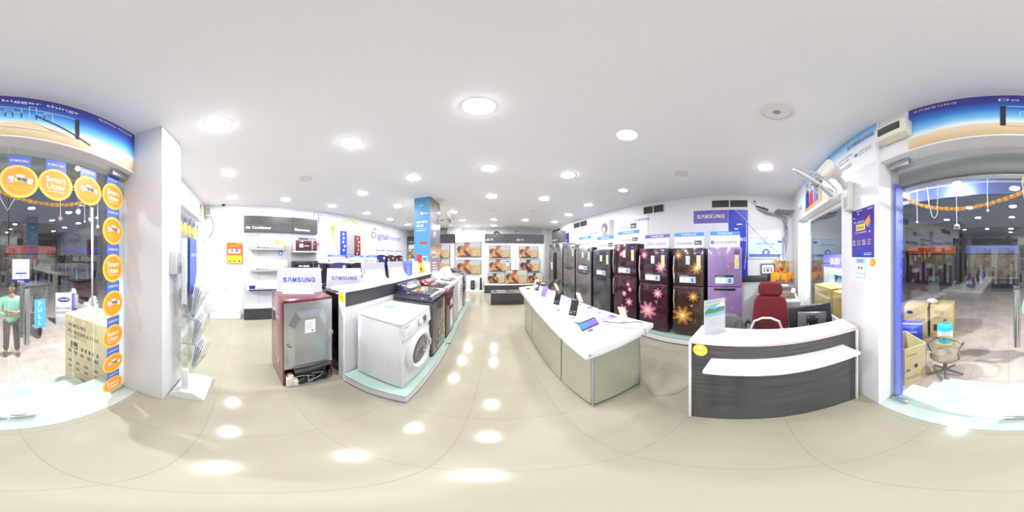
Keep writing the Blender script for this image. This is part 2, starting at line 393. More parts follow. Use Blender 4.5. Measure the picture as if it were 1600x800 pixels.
b.rect(-.01,.318,.55,.324,WINK,.002); b.rect(-.01,.082,.55,.088,WINK,.002)
x=.06
for hh,ww in((.05,.05),(.09,.04),(.06,.05),(.12,.045),(.16,.04),(.07,.05),(.1,.05)):
    for a in((x,.2,x+.004,.2+hh),(x+ww,.2,x+ww+.004,.2+hh),(x,.2+hh,x+ww+.004,.204+hh)): b.rect(*a,WINK,.002)
    x+=ww
DUNE=mat('printed_dune',(.48,.30,.14),.5); DUNEL=mat('printed_dune_light',(.80,.62,.38),.5)
b.poly([(.0,.10),(.12,.13),(.25,.17),(.36,.12),(.5,.09),(.5,.088),(.0,.088)],DUNEL,.002)
b.poly([(.25,.17),(.36,.12),(.5,.09),(.38,.09)],DUNE,.0022)
b.slab([(.28,.24),(.66,.06),(.67,.065),(.29,.25)],DGREY,.002,.004)
b.build('phone_artwork',t)

# banner over the right window (three printed panels)
SKYB = grad('printed_blue_fade',[(0,(.86,.88,.92)),(.55,(.84,.87,.93)),(.8,(.35,.60,.85)),(1,(.10,.35,.72))],0,.5)
t=thing('advertising_banner','white banner with blue fading top and violet wordmark over the right shop window','banner',(0,-.858,2.40),pi)
b=MB(); b.box(-1.87,0,0,-.905,.0015,.497,SKYB).build('banner_sheet',t)
b=MB(); b.fr((0,-.001,0)); wordmark(b,-1.12,.335,.06,.37,MBLUE)
b.txt('experience infinity',-1.48,.24,.030,GINK,w=.26); b.txt('Galaxy S8',-1.48,.19,.030,GINK,w=.2); b.ell(-1.165,.195,.022,.022,MBLUE)
b.txt('multiple gaming',-1.13,.205,.02,GINK,w=.17); b.txt('service centres',-1.13,.17,.02,GINK,w=.17); b.lines(-1.5,.09,-1.2,.15,2,GINK); b.build('lettering',t)
t=thing('photo_panel','printed photo panel of people in blue on the wall beside the wall fan','panel',(0,-.858,2.31),pi)
b=MB(); b.box(-2.58,0,0,-1.885,.0015,.585,mat('photo_sky',(.35,.55,.80),.4)); b.build('panel_sheet',t)
b=MB(); b.fr((0,-.001,0)); b.rect(-2.58,0,-1.885,.09,TAN)
SKIN=mat('printed_skin',(.62,.36,.23),.5)
for x,h,c in((-2.45,.42,NAVY),(-2.28,.36,RED),(-2.1,.45,MBLUE),(-1.97,.38,TAN)):
    b.poly([(x-.08,.05),(x+.08,.05),(x+.07,h-.1),(x,h-.05),(x-.07,h-.1)],c,.002); b.ell(x,h,.045,.055,SKIN,.0025); b.poly([(x-.05,h),(x-.04,h+.06),(x+.04,h+.06),(x+.05,h),(x,h+.03)],BROWN,.003)
b.build('people_print',t)
t=thing('round_wall_clock','small blue and white round display on the wall near the corner','clock',(2.83,-.86,2.55),pi)
b=MB(); b.lathe([(.0,.03),(.10,.03),(.11,.015),(.11,0)],PALEB,28,axis='-Y'); b.build('clock_case',t)
b=MB(); b.fr((0,-.031,0)); b.ell(0,0,.075,.075,WINK,.001); b.rect(-.004,0,.004,.06,NAVY,.002); b.rect(0,-.004,.045,.004,NAVY,.002); b.build('clock_face',t)

# banner over the left window
t=thing('advertising_banner','pale banner with a phone outline above the left shop window','banner',(0,-.918,2.44),pi)
b=MB(); b.box(1.6,0,0,4.05,.0015,.455,BOARD).build('banner_sheet',t)
b=MB(); b.fr((0,-.001,0)); b.ring(2.55,.22,.16,.175,GINK,.002,4,pi/4,2*pi+pi/4,.35); b.txt('Galaxy',2.0,.36,.04,MBLUE); b.lines(2.3,.02,3.0,.1,3,PALEB); b.rect(3.55,.05,3.8,.3,SKIN,.002); b.ell(3.68,.33,.05,.06,BROWN,.002); b.build('lettering',t)

# ================================================================ FUSE BOX, PILLAR SWITCHES, FAN, POSTERS ON THE FRONT WALL
t=thing('fuse_box','cream plastic fuse box with dark window beside the doorway banner','fuse box',(.72,-.88,2.62),pi)
MB().box(-.135,-.09,-.09,.135,0,.09,CREAM,.012).build('box_body',t)
MB().box(-.095,-.098,-.035,.095,-.089,.05,mat('smoked_window',(.05,.05,.05),.15),.003).build('smoked_window',t)
t=thing('wall_fan','white wall-mounted fan tilted down on the pillar above the poster','wall fan',(1.24,-.86,2.17),pi)
MB().box(-.045,-.07,-.18,.045,0,.12,mat('aged_white_plastic',(.72,.70,.64),.4),.012).build('switch_base',t)
b=MB(); b.fr((0,-.071,-.10)); b.rect(-.03,-.06,.03,.055,LGREY,.001); [b.rect(-.03,-.05+k*.018,.03,-.042+k*.018,GREY,.0015) for k in range(6)]; b.build('speed_grille',t)
AW=MATS['aged_white_plastic']
MB().tube([(0,-.05,.05),(.02,-.12,.10),(.06,-.20,.13)],[.03,.026,.03],AW,12).build('arm',t)
ctr=Vector((.02,-.36,.03)); nrm=Vector((-.50,-.44,-.74)).normalized()
b=MB(); b.tube([(.06,-.18,.14),tuple(ctr-nrm*.17),tuple(ctr-nrm*.07)],[.05,.085,.06],AW,16).build('motor_housing',t)
q=nrm.to_track_quat('Z','Y').to_matrix().to_4x4()
b=MB(); b.X=Matrix.Translation(ctr)@q
WIRE=mat('fan_wire',(.70,.70,.66),.35,.3)
b.tube([(.215*cos(a*pi/18),.215*sin(a*pi/18),0) for a in range(36)],.009,AW,8,True)
for k in range(40):
    a=2*pi*k/40
    b.tube([(.215*cos(a),.215*sin(a),0),(.17*cos(a),.17*sin(a),.055),(.04*cos(a),.04*sin(a),.07)],.0014,WIRE,4)
    b.tube([(.215*cos(a),.215*sin(a),0),(.17*cos(a),.17*sin(a),-.06),(.05*cos(a),.05*sin(a),-.08)],.0014,WIRE,4)
b.lathe([(.0,.074),(.045,.072),(.045,.066)],AW,20); b.build('guard',t)
b=MB(); b.X=Matrix.Translation(ctr)@q
for k in range(3):
    a0=2*pi*k/3; pts=[(.03,-.03,.01),(.17,-.07,.03),(.19,.02,.0),(.15,.08,-.03),(.03,.03,-.01)]
    R_=Matrix.Rotation(a0,4,'Z'); top=[tuple(R_@Vector(p)) for p in pts]; b.hull([(p[0],p[1],p[2]-.002) for p in top],top,mat('blade_plastic',(.55,.60,.66),.3))
b.cyl((0,0,-.05),(0,0,.03),.032,GREY); b.build('blades',t)

t=thing('diwali_poster','violet festival offer poster on the pillar beside the desk','poster',(1.08,-.858,1.77),pi)
b=MB(); b.box(-.15,0,-.21,.15,.0015,.215,grad('violet_poster',[(0,(.05,.06,.40)),(.5,(.10,.05,.35)),(1,(.06,.03,.28))],-.2,.2)).build('poster_sheet',t)
b=MB(); b.fr((0,-.001,0)); b.ring(-.02,.055,.085,.09,WINK,.001,4,pi/4,2*pi+pi/4,.5); b.rect(-.075,.02,.04,.075,YEL,.002); b.txt('DIWALI',-.018,.033,.026,PURPLE,.003,.095,'c',.02); b.txt('THIS FESTIVE',-.018,.09,.012,WINK,al='c'); b.txt('GO LIVE SMARTER',-.018,-.005,.013,WINK,al='c')
for x,y in((-.11,.14),(-.1,.1),(-.05,.17),(.1,0)): b.ell(x,y,.008,.008,WINK,.002,8)
b.poly([(.04,.09),(.1,.14),(.11,.07),(.07,.04)],ORG); b.poly([(.07,.05),(.12,.1),(.1,.03)],BLUE,.002); b.rect(-.08,.195,.0,.2,WINK); 
for k in range(4): b.lines(-.13+k*.068,-.11,-.08+k*.068,-.06,3,YEL if k%2 else WINK)
b.lines(.03,-.195,.13,-.17,2,WINK); b.txt('SAMSUNG',.14,.185,.014,WINK,.002,.07,'r',.02); b.build('poster_print',t)
t=thing('paper_notice','pale blue notice with icons under the violet poster','notice',(1.1,-.858,1.47),pi)
b=MB(); b.box(-.07,0,-.09,.07,.001,.09,PALEB); b.fr((0,-.001,0)); b.rect(-.055,-.04,.055,.03,WINK); b.ell(-.02,0,.012,.012,NAVY,.002); b.ell(.02,.0,.012,.012,RED,.002); b.rect(-.05,-.08,.05,-.06,WINK); b.lines(-.05,.045,.05,.075,2,NAVY); b.build('notice_sheet',t)
t=thing('round_sticker','small orange round sticker beside the violet poster','sticker',(.945,-.858,1.52),pi)
b=MB(); b.fr((0,0,0)); b.slab([(.035*cos(k*pi/12),.035*sin(k*pi/12)) for k in range(24)],YEL,0,.001); b.ell(0,0,.028,.028,ORG,.0012); b.lines(-.018,-.012,.018,.014,2,WINK); b.build('sticker_sheet',t)
t=thing('paper_notice','white printed form sheets taped low on the pillar beside the desk','notice',(1.16,-.858,1.15),pi)
b=MB(); b.box(-.09,0,-.17,.09,.001,.19,BOARD); b.fr((0,-.001,0))
for k in range(6): b.lines(-.07,-.14+k*.05,.06,-.12+k*.05,2,LGREY)
b.build('notice_sheet',t)
t=thing('switch_box','grey switch box mounted on the inner side of the left pillar','switch box',(-1.385,-.6,1.51),pi)
MB().box(-.11,-.07,-.10,.11,0,.10,mat('grey_white_plastic',(.62,.62,.60),.4),.008).build('box_body',t)
b=MB(); [b.box(-.075+k*.055,-.078,-.03,-.04+k*.055,-.069,.03,WHITE,.003) for k in range(3)]; b.build('switch_row',t)

# ================================================================ STICKERS ON THE DOOR GLASS
def sticker(x,z,r,kind,label):
    t=thing('promotional_sticker',label,'sticker',(x,-.993,z),pi,'round orange stickers on the door glass')
    b=MB(); b.fr((0,0,0)); b.plate(-.075,r*.6,.075,r+.085,MBLUE,0,.0008); wordmark(b,0,r+.03,.02,.12,WINK,.001); b.build('header_tab',t)
    b=MB(); b.fr((0,0,0)); b.slab([(r*cos(k*pi/18),r*sin(k*pi/18)) for k in range(36)],YEL,.0005,.0015)
    b.ell(0,0,r*.9,r*.9,ORG,.0018)
    for k in range(36): a=2*pi*k/36; b.ring(0,0,r*.85,r*.875,WINK,.002,2,a,a+.10)
    b.build('badge',t)
    b=MB(); b.fr((0,0,.0))
    if kind==0:
        b.txt('Smart',0,r*.12,r*.34,WINK,.0024,r*1.15,'c',.03); b.txt('Utsav',0,-r*.33,r*.34,WINK,.0024,r*1.05,'c',.03)
        b.rect(-r*.5,-r*.5,r*.5,-r*.47,WINK,.0022)
    else:
        b.rect(-r*.55,-r*.12,-r*.3,r*.25,PALEB,.0022); b.ell(-r*.55,-r*.02,r*.13,r*.1,PINK,.0024); b.rect(-r*.15,r*.2,r*.25,r*.38,WINK,.0022)
        for k in range(5): b.ell(-r*.15+k*r*.11,r*.05+(k%2)*r*.08,r*.1,r*.1,[WINK,RED,GRN,BLUE,PURPLE][k],.0024,10)
        b.ell(r*.55,r*.05,r*.16,r*.16,LGREY,.0024,14); b.rect(r*.42,-r*.15,r*.66,r*.1,WINK,.0026)
        b.txt('Celebrate your festival',0,-r*.4,r*.11,YEL,.0022,r*1.3,'c'); b.txt('with Samsung',0,-r*.56,r*.11,YEL,.0022,r*.7,'c')
    b.build('badge_print',t)
for (x,z,k,l) in ((-.215,2.075,1,'orange round picture sticker beside the seam of the doors, first of the top row'),
  (-.466,2.085,0,'orange round slogan sticker second along the top row on the door glass'),
  (-.735,2.095,1,'orange round sticker with product pictures third along the top row on the door glass'),
  (-1.0,2.11,0,'orange round slogan sticker at the top corner of the door glass beside the pillar')):
    sticker(x,z,.127,k,l)
for (z,k,l) in ((1.79,1,'orange sticker with product pictures directly under the top corner sticker'),(1.465,0,'orange slogan sticker third down the column by the pillar'),
  (1.145,1,'orange picture sticker fourth down the column by the pillar'),(.815,0,'orange slogan sticker fifth down the column by the pillar'),
  (.485,1,'orange picture sticker second from the floor by the pillar'),(.16,0,'orange slogan sticker lowest of the column by the pillar')):
    sticker(-1.0,z,.122,k,l)
t=thing('door_notice','white notice with picture and blue PULL strip stuck on the door glass','notice',(-.225,-.993,1.475),pi)
b=MB(); b.fr((0,0,0)); b.plate(-.055,-.075,.055,.075,BOARD,0,.001); b.rect(-.055,-.075,.055,-.05,NAVY); b.txt('PULL',0,-.071,.014,WINK,.002,al='c',bold=.02); b.poly([(-.035,-.005),(-.01,.02),(.01,.01),(.035,.0),(.035,-.01),(-.035,-.01)],PALEB); b.rect(-.035,-.018,.035,-.01,NAVY); b.rect(-.002,-.04,.002,-.025,KINK); b.build('notice_sheet',t)
t=thing('pull_sign','cyan vertical sign reading PULL on the door glass by the handle','sign',(-.35,-.993,1.18),pi)
b=MB(); b.fr((0,0,0)); b.plate(-.038,-.105,.038,.105,CYAN,0,.001)
for k,ch in enumerate('PULL'): b.txt(ch,0,.058-k*.046,.03,WINK,.002,al='c',bold=.03)
b.build('sign_sheet',t)
# small stickers in the left window
for k in range(5):
    x=-2.55-.27*k
    t=thing('promotional_sticker','small orange round sticker on the left window, %s from the pillar'%ords[k],'sticker',(x,-.993,2.08),pi,'round stickers on the left window')
    b=MB(); b.fr((0,0,0)); b.plate(-.06,.09,.06,.2,NAVY,0,.001); b.slab([(.115*cos(k*pi/14),.115*sin(k*pi/14)) for k in range(28)],YEL,.001,.002); b.ell(0,0,.1,.1,ORG,.0025)
    b.txt('Smart' ,0,.01,.04,WINK,.003,.13,'c',.03); b.txt('Utsav',0,-.045,.04,WINK,.003,.12,'c',.03); b.build('badge',t)
# ================================================================ BROCHURE RACK BY THE LEFT PILLAR
t=thing('brochure_rack','white floor stand with clear acrylic pockets of brochures beside the left pillar','brochure rack',(-1.44,-.435,0),pi/2)
b=MB(); b.hull([(-.15,-.20,0),(.15,-.20,0),(.15,.21,0),(-.15,.21,0)],[(-.15,-.20,.025),(.15,-.20,.025),(.15,.21,.025),(-.15,.21,.025)],WHITE)
b.hull([(-.148,-.198,.025),(.148,-.198,.025),(.148,-.10,.025),(-.148,-.10,.025)],[(-.06,-.198,.11),(.05,-.198,.11),(.05,-.12,.11),(-.06,-.12,.11)],WHITE); b.build('base',t)
b=MB(); b.hull([(-.14,.06,.025),(.14,.06,.025),(.14,.205,.025),(-.14,.205,.025)],[(-.06,.12,.06),(.05,.12,.06),(.05,.205,.06),(-.06,.205,.06)],WHITE); b.build('rear_foot',t)
MB().box(-.055,-.15,.06,.0,-.118,.42,WHITE,.004).build('lower_post',t); MB().box(-.055,-.15,1.15,-.015,-.118,1.72,WHITE,.004).build('upper_post',t)
MB().box(-.012,-.115,.12,-.004,.13,1.74,ACRY).build('acrylic_panel',t,smooth=False)
b=MB(); b.box(-.02,-.09,1.22,-.013,.12,1.73,MBLUE); b.box(-.003,-.09,1.22,.004,.12,1.73,MBLUE)
b.fr((.0045,-.09,1.5),(0,1,0),(0,0,1)); b.txt('SAMSUNG',.015,.06,.035,WINK,.001,.18,bold=.02); b.poly([(.10,-.28),(.21,-.28),(.21,-.08)],PALEB,.001); b.build('header_panel',t)
PAPER=mat('brochure_paper',(.80,.82,.84),.35)
for z in (1.02,.72,.42):
    for s in (-1,1):
        b=MB(); x0=s*.012
        b.hull([(x0,-.12,z),(x0+s*.03,-.12,z),(x0+s*.03,.14,z),(x0,.14,z)],[(x0+s*.0,-.12,z+.02),(x0+s*.04,-.12,z+.02),(x0+s*.04,.14,z+.02),(x0,.14,z+.02)],ACRY)
        for y in(-.12,.135): b.hull([(x0,y,z),(x0+s*.03,y,z),(x0+s*.03,y+.004,z),(x0,y+.004,z)],[(x0,y,z+.2),(x0+s*.13,y,z+.2),(x0+s*.13,y+.004,z+.2),(x0,y+.004,z+.2)],ACRY)
        b.hull([(x0+s*.03,-.12,z),(x0+s*.034,-.12,z),(x0+s*.034,.14,z),(x0+s*.03,.14,z)],[(x0+s*.13,-.12,z+.2),(x0+s*.134,-.12,z+.2),(x0+s*.134,.14,z+.2),(x0+s*.13,.14,z+.2)],ACRY)
        b.build('pocket',t,smooth=False)
        if s>0 or z>1:
            g=thing('brochure_stack','stack of brochures in the %s acrylic pocket on the %s side of the rack'%({1.02:'top',.72:'middle',.42:'bottom'}[z],'shop' if s>0 else 'pillar'),'brochures',(-1.44,-.435,0),pi/2,'brochures in the rack')
            b=MB(); 
            for k in range(5):
                xa=x0+s*(.004+k*.005); xb=x0+s*(.03+k*.016); top=z+.30-.012*k; m=[PAPER,PALEB,LGREY,PAPER,WHITE][k]
                b.hull([(xa,-.10,z+.022),(xa+s*.004,-.10,z+.022),(xa+s*.004,.12,z+.022),(xa,.12,z+.022)],[(xb,-.10,top),(xb+s*.01,-.10,top),(xb+s*.01,.12,top),(xb,.12,top)],m)
            b.build('leaflets',g)
b=MB()
for z in(1.0,.74): MB().cyl((-.07,-.125,z),(.09,-.125,z),.006,CHROME,10).build('rod',t)
# wall clutter at the left corner
t=thing('wall_speaker','grey cream box speaker high on the left corner with black cable','speaker',(-4.09,-.80,2.72),facing(1,0))
MB().box(-.07,-.12,-.13,.07,0,.12,CREAM,.01).build('speaker_box',t)
b=MB(); b.fr((0,-.121,0)); b.rect(-.055,-.11,.055,.1,GREY,.001); b.build('speaker_grille',t)
b=MB().tube([(.05,-.05,-.1),(.10,-.06,-.25),(.12,-.03,-.45),(.05,-.015,-.62),(-.02,-.015,-.68)],.008,BLACKM,8); b.build('cable',t)
t=thing('switch_board','white socket board with hanging wire loop on the wall end by the left window','switch',(-3.95,-.92,1.98),pi)
MB().box(-.07,-.03,-.04,.07,0,.04,WHITE,.005).build('socket_plate',t)
b=MB(); b.tube([(.0,-.02,-.03),(-.05,-.03,-.2),(-.02,-.03,-.36),(.06,-.03,-.3),(.06,-.03,-.1),(.03,-.02,-.03)],.004,GREY,6); b.build('wire_loop',t)
t=thing('key_bunch','bunch of keys hanging on the wall end beside the left window','keys',(-3.95,-.915,1.55),pi)
b=MB(); b.tube([(.02*cos(k*pi/6),-.01,.03+.02*sin(k*pi/6)) for k in range(12)],.002,CHROME,5,True)
b.box(-.02,-.016,-.03,.0,-.012,.02,BLUE).box(.004,-.016,-.08,.02,-.012,.02,DGREY).box(-.02,-.02,-.10,-.002,-.016,-.04,CHROME).box(-.01,-.02,-.16,.012,-.014,-.10,DGREY); b.build('keys',t)

# ================================================================ LEFT WALL: AC + MICROWAVE DISPLAY
LW=-4.12
t=thing('offer_poster','orange and yellow offer poster on the white left wall','poster',(-4.125,-.155,1.64),facing(1,0))
b=MB(); b.box(-.2,-.002,-.27,.2,0,.27,DORG); b.fr((0,-.0025,0)); b.rect(-.185,-.255,.185,-.06,YEL); b.txt('Celebrate',0,.17,.04,YEL,.002,.26,'c',.02)
for k in range(5): b.ell(-.12+.06*k,.07,.035,.04,[WINK,BLUE,LGREY,PURPLE,WINK][k],.002,14)
b.rect(-.15,.0,.15,.02,WINK); b.lines(-.17,-.2,.17,-.08,3,GRN); 
for k in range(3): b.ell(-.12+.12*k,-.2,.02,.025,KINK,.003,10)
b.rect(.05,.235,.18,.25,WINK); b.build('poster_sheet',t)
t=thing('low_plinth','low white empty plinth on the floor by the left wall','plinth',(0,0,0)); MB().box(-4.11,-.74,0,-3.83,.0,.085,WHITE,.006).build('plinth_body',t)
t=thing('socket','small white wall socket above the low plinth','socket',(-4.128,-.42,.75),facing(1,0)); MB().box(-.07,-.012,-.04,.07,0,.04,WHITE,.004).build('socket_plate',t); b=MB(); b.fr((0,-.013,0)); [b.ell(x,0,.008,.008,GINK,.001,8) for x in(-.04,-.015,.03)]; b.build('socket_holes',t)
t=thing('display_wall_unit','white slotted display unit with dark grain header and base for cooling units and ovens','display unit',(LW,1.05,0),facing(1,0))
# local: x = +y world (right), front -Y
b=MB(); b.box(-.97,-.10,.06,.96,.0,2.6,mat('cool_grey_panel',(.56,.57,.60),.35)); b.build('back_panel',t)
b=MB(); b.box(-.97,-.34,.30,.96,-.1,.33,WHITE).build('base_top',t); MB().box(-.97,-.34,0,.96,-.1,.30,WOODG).build('base_front',t)
b=MB(); b.box(-.97,-.17,2.165,.255,-.1,2.57,WOODG).box(.26,-.18,2.165,.96,-.1,2.57,WOODG); b.build('header_box',t)
b=MB(); b.fr((0,-.171,0)); b.txt('Air Conditioner',-.93,2.24,.065,WINK,.002,.63,bold=.02); b.fr((0,-.181,0)); b.txt('Microwave',.31,2.22,.07,WINK,.002,.42,bold=.02); b.txt('Store',.72,2.38,.04,KINK,.002); b.build('lettering',t)
b=MB(); b.fr((0,-.1,0))
for x in (-.6,-.02,.245): b.rect(x,.34,x+.008,2.16,GREY,.001)
b.build('panel_slots',t)
for z,x0,x1 in((1.69,.22,1.0),(1.22,.22,1.0)):
    MB().box(x0,-.38,z-.03,x1,-.1,z,WHITE,.003).build('shelf',t)
for i,(z0,z1,w0,w1,op) in enumerate(((1.715,1.95,-.79,.06,0),(1.20,1.46,-.81,.07,0),(.72,.99,-.89,.03,1))):
    a=thing('air_conditioner','white split air conditioner, %s'%['topmost, with round gold badge','middle, with small icons on its left','lowest, with open vents on top and navy label'][i],'air conditioner',(LW+.10,1.05+(w0+w1)/2,z0),facing(1,0),'split air conditioners on the display unit')
    W_=(w1-w0)/2; H_=z1-z0
    pr=[(0,0),(-.14,0),(-.20,.05),(-.215,H_*.5),(-.205,H_-.04),(-.17,H_),(0,H_)]
    b=MB(); b.hull([(-W_,p[0],p[1]) for p in pr][::-1],[(W_,p[0],p[1]) for p in pr][::-1],WHITE); b.build('casing',a,bev=.006)
    b=MB(); b.box(-W_+.04,-.20,.012,W_-.04,-.15,.03,LGREY if not op else NAVY); b.build('air_flap',a)
    b=MB(); b.fr((0,-.217,0))
    if op:
        b2=MB(); b2.fr((0,-.16,H_+.001),(1,0,0),(0,1,0)); [b2.rect(-W_+.05+k*.4,-.02,-W_+.42+k*.4,.11,LGREY) for k in range(2)]; b2.build('top_vent',a)
        b.rect(-W_+.04,.07,-W_+.18,.15,NAVY); b.rect(-W_+.20,.08,-W_+.40,.13,LGREY)
    else:
        b.ell(-W_+.15,.06,.02,.02,GINK,.001,12); [b.rect(-W_+.2+k*.08,.05,-W_+.23+k*.08,.07,GINK) for k in range(3)]
        for x in(.3,.5,.62,.7): b.ell(x-W_,H_*.5+random.uniform(-.03,.03),.02,.015,PALEB,.001,8)
        b.rect(W_-.08,.06,W_-.02,.14,GRN); b.ell(W_-.05,.10,.02,.02,YEL,.002,10)
        if i==0: b.ell(W_-.24,H_-.05,.055,.05,ORG,.001); b.ell(W_-.24,H_-.05,.04,.035,YEL,.002)
    b.build('front_stickers',a)
t=thing('round_sticker','light blue round sticker under the topmost cooling unit','sticker',(LW+.102,1.0,1.64),facing(1,0)); b=MB(); b.fr((0,0,0)); b.slab([(.06*cos(k*pi/12),.06*sin(k*pi/12)) for k in range(24)],BLUE,0,.002); b.ell(0,0,.03,.03,WINK,.003); b.build('sticker_sheet',t)
def microwave(z,w,h,body,label,top=False):
    t=thing('microwave_oven',label,'microwave',(LW+.12,1.6,z),facing(1,0),'microwave ovens on the shelves')
    W_=w/2
    b=MB(); b.box(-W_,-.27,.012,W_,0,h,body,.008); [b.box(x-.015,-.25,0,x+.015,-.22,.013,BLACK) for x in(-W_+.04,W_-.04)]; b.build('casing',t)
    d=MB().box(-W_+.005,-.285,.02,W_*.45,-.27,h-.01,BLACK if not top else MAROON,.004).build('door',t)
    b=MB(); b.fr((0,-.286,0)); b.rect(-W_+.07,.06,W_*.33,h-.06,BLACK); b.rect(-W_+.1,.09,-W_+.2,h-.1,PALEB,.002); b.rect(-W_+.22,.12,W_*.2,h-.14,LGREY,.002); b.build('window',t).parent=d
    MB().tube([(W_*.5,-.285,.03),(W_*.5,-.315,.05),(W_*.5,-.315,h-.04),(W_*.5,-.285,h-.02)],.01,CHROME,8).build('handle',d)
    MB().box(W_*.57,-.28,.02,W_-.005,-.27,h-.01,MAROON if top else BLACK,.003).build('control_panel',t)
    b=MB(); b.cyl((W_*.8,-.28,h*.3),(W_*.8,-.30,h*.3),.025,DGREY,16); b.build('knob',t); MB().cyl((W_+.0,-.26,h*.7),(W_+.05,-.26,h*.7),.02,BLACK,12).build('side_cap',t)
microwave(1.69,.60,.28,LGREY,'grey and maroon microwave oven with stickers on the upper shelf',True)
microwave(1.22,.64,.22,BLACK,'black microwave oven on the lower shelf, partly hidden by the white sign')
t=thing('product_box','flat dark box printed with white wordmark lying on top of the maroon microwave','box',(LW+.25,1.62,1.97),facing(1,0)); MB().box(-.2,-.12,0,.24,.05,.05,DGREY,.002).build('carton',t); b=MB(); b.fr((0,-.121,0)); b.rect(-.19,.005,.02,.045,NAVY,.001); b.txt('SAMSUNG',.03,.012,.022,WINK,.002,.17,bold=.02); b.build('print',t)
t=thing('price_card','small white card with navy figures on the shelf end by the maroon microwave','card',(LW+.25,2.02,1.69),facing(1,0)); b=MB(); b.box(-.06,-.005,0,.06,0,.2,BOARD); b.fr((0,-.006,0)); b.ell(0,.12,.035,.035,NAVY,.001); b.ell(0,.12,.02,.02,WINK,.002); b.lines(-.05,.15,.05,.19,2,NAVY); b.build('card_sheet',t)
MB_=MB().box(.96,-.34,0,1.0,-.0,2.6,WHITE)

# printed wall panel: digital inverter artwork
t=thing('printed_wall_panel','large glossy white wall panel with green leaf ring, three fridges and blue lettering','wall graphic',(-4.215,2.03,0),facing(1,-.035*-1))
t.rotation_euler=(0,0,atan2(.035,1)+pi/2)
b=MB(); b.box(0,-.012,1.3,5.55,0,2.86,mat('gloss_panel',(.62,.63,.70),.12)); b.build('panel_sheet',t)
b=MB(); b.fr((0,-.013,0)); 
for x in (0.0,2.43): b.rect(x,1.3,x+.008,2.86,GREY,.001)
b.build('panel_joints',t)
b=MB(); b.fr((0,-.014,0)); b.txt('1',.13,2.53,.20,MBLUE,.001,bold=.06); b.txt('WORLD\'S',.08,2.76,.035,NAVY,.001); b.txt('st',.24,2.53,.04,GREY,.001)
b.txt('SMART',2.47,2.575,.085,NAVY,.001,.5,bold=.01); b.txt('Digital',2.42,2.26,.25,NAVY,.001,1.0,bold=.012); b.txt('Inverter',3.46,2.26,.24,MBLUE,.001,1.05); b.lines(3.3,2.1,4.5,2.17,1,LGREY); b.build('lettering',t)
b=MB(); b.fr((0,-.014,0)); GL=mat('leaf_green_print',(.33,.75,.12),.4)
b.ring(1.32,2.15,.60,.66,GL,.001,40,-.25*pi,1.28*pi*.62); b.ring(1.32,2.15,.60,.64,GL,.001,40,pi*.93,1.3*pi)
for a,s_ in ((0,1),(.7,.8),(-.8,.9),(1.5,.6)):
    c0=(.72,2.36); b.poly([(c0[0]+s_*.28*t_*cos(2.4+a)+s_*.07*sin(t_*pi)*cos(2.4+a+pi/2)*sg,c0[1]+s_*.28*t_*sin(2.4+a)+s_*.07*sin(t_*pi)*sin(2.4+a+pi/2)*sg) for sg in(1,-1) for t_ in ([0,.25,.5,.75,1] if sg>0 else [.75,.5,.25])],GL,.002)
b.build('leaf_ring',t)
for x0,x1,z1,m in((.93,1.20,2.38,DBLUE),(1.20,1.52,2.47,STEEL),(1.53,1.83,2.28,MAROON)):
    b=MB(); b.fr((0,-.014,0)); b.rect(x0,1.5,x1,z1,GREY if m is STEEL else m,.003); b.rect(x0,1.62,x1,1.625,KINK,.0035)
    for k in range(5):
        cx,cy=x0+.6*(x1-x0)+random.uniform(-.04,.04),z1-.1-k*.13
        if m is not STEEL:
            for j in range(5): a=2*pi*j/5; b.ell(cx+.025*cos(a),cy+.025*sin(a),.018,.018,WINK if m is DBLUE else PINK,.004,8)
    b.build('fridge_print',t)

# ================================================================ FRIDGES
def flower(b,cx,cy,r,m1,m2,m3,n=6,rot=0,d=.001):
    for k in range(n):
        a=2*pi*k/n+rot; pts=[]
        for sg in(1,-1):
            for t_ in ((0,.2,.45,.75,.93,1) if sg>0 else (.93,.75,.5,.25)):
                wd=(.24 if n<7 else .21)*r*sin(min(t_**1.2*1.02,1)*pi*.95)+.012*r; pts.append((cx+r*t_*cos(a)-wd*sg*sin(a),cy+r*t_*sin(a)+wd*sg*cos(a)))
        b.poly(pts,m1,d+.0001*k); pts2=[(cx+(p[0]-cx)*.62,cy+(p[1]-cy)*.62) for p in pts]; b.poly(pts2,m2,d+.0008+.0001*k)
    b.ell(cx,cy,r*(.13 if n<7 else .2),r*(.13 if n<7 else .2),m3,d+.002,10)
    for k in range(7): a=k*.9; b.ell(cx+r*.3*cos(a),cy+r*.3*sin(a),r*.035,r*.035,m3,d+.002,6)
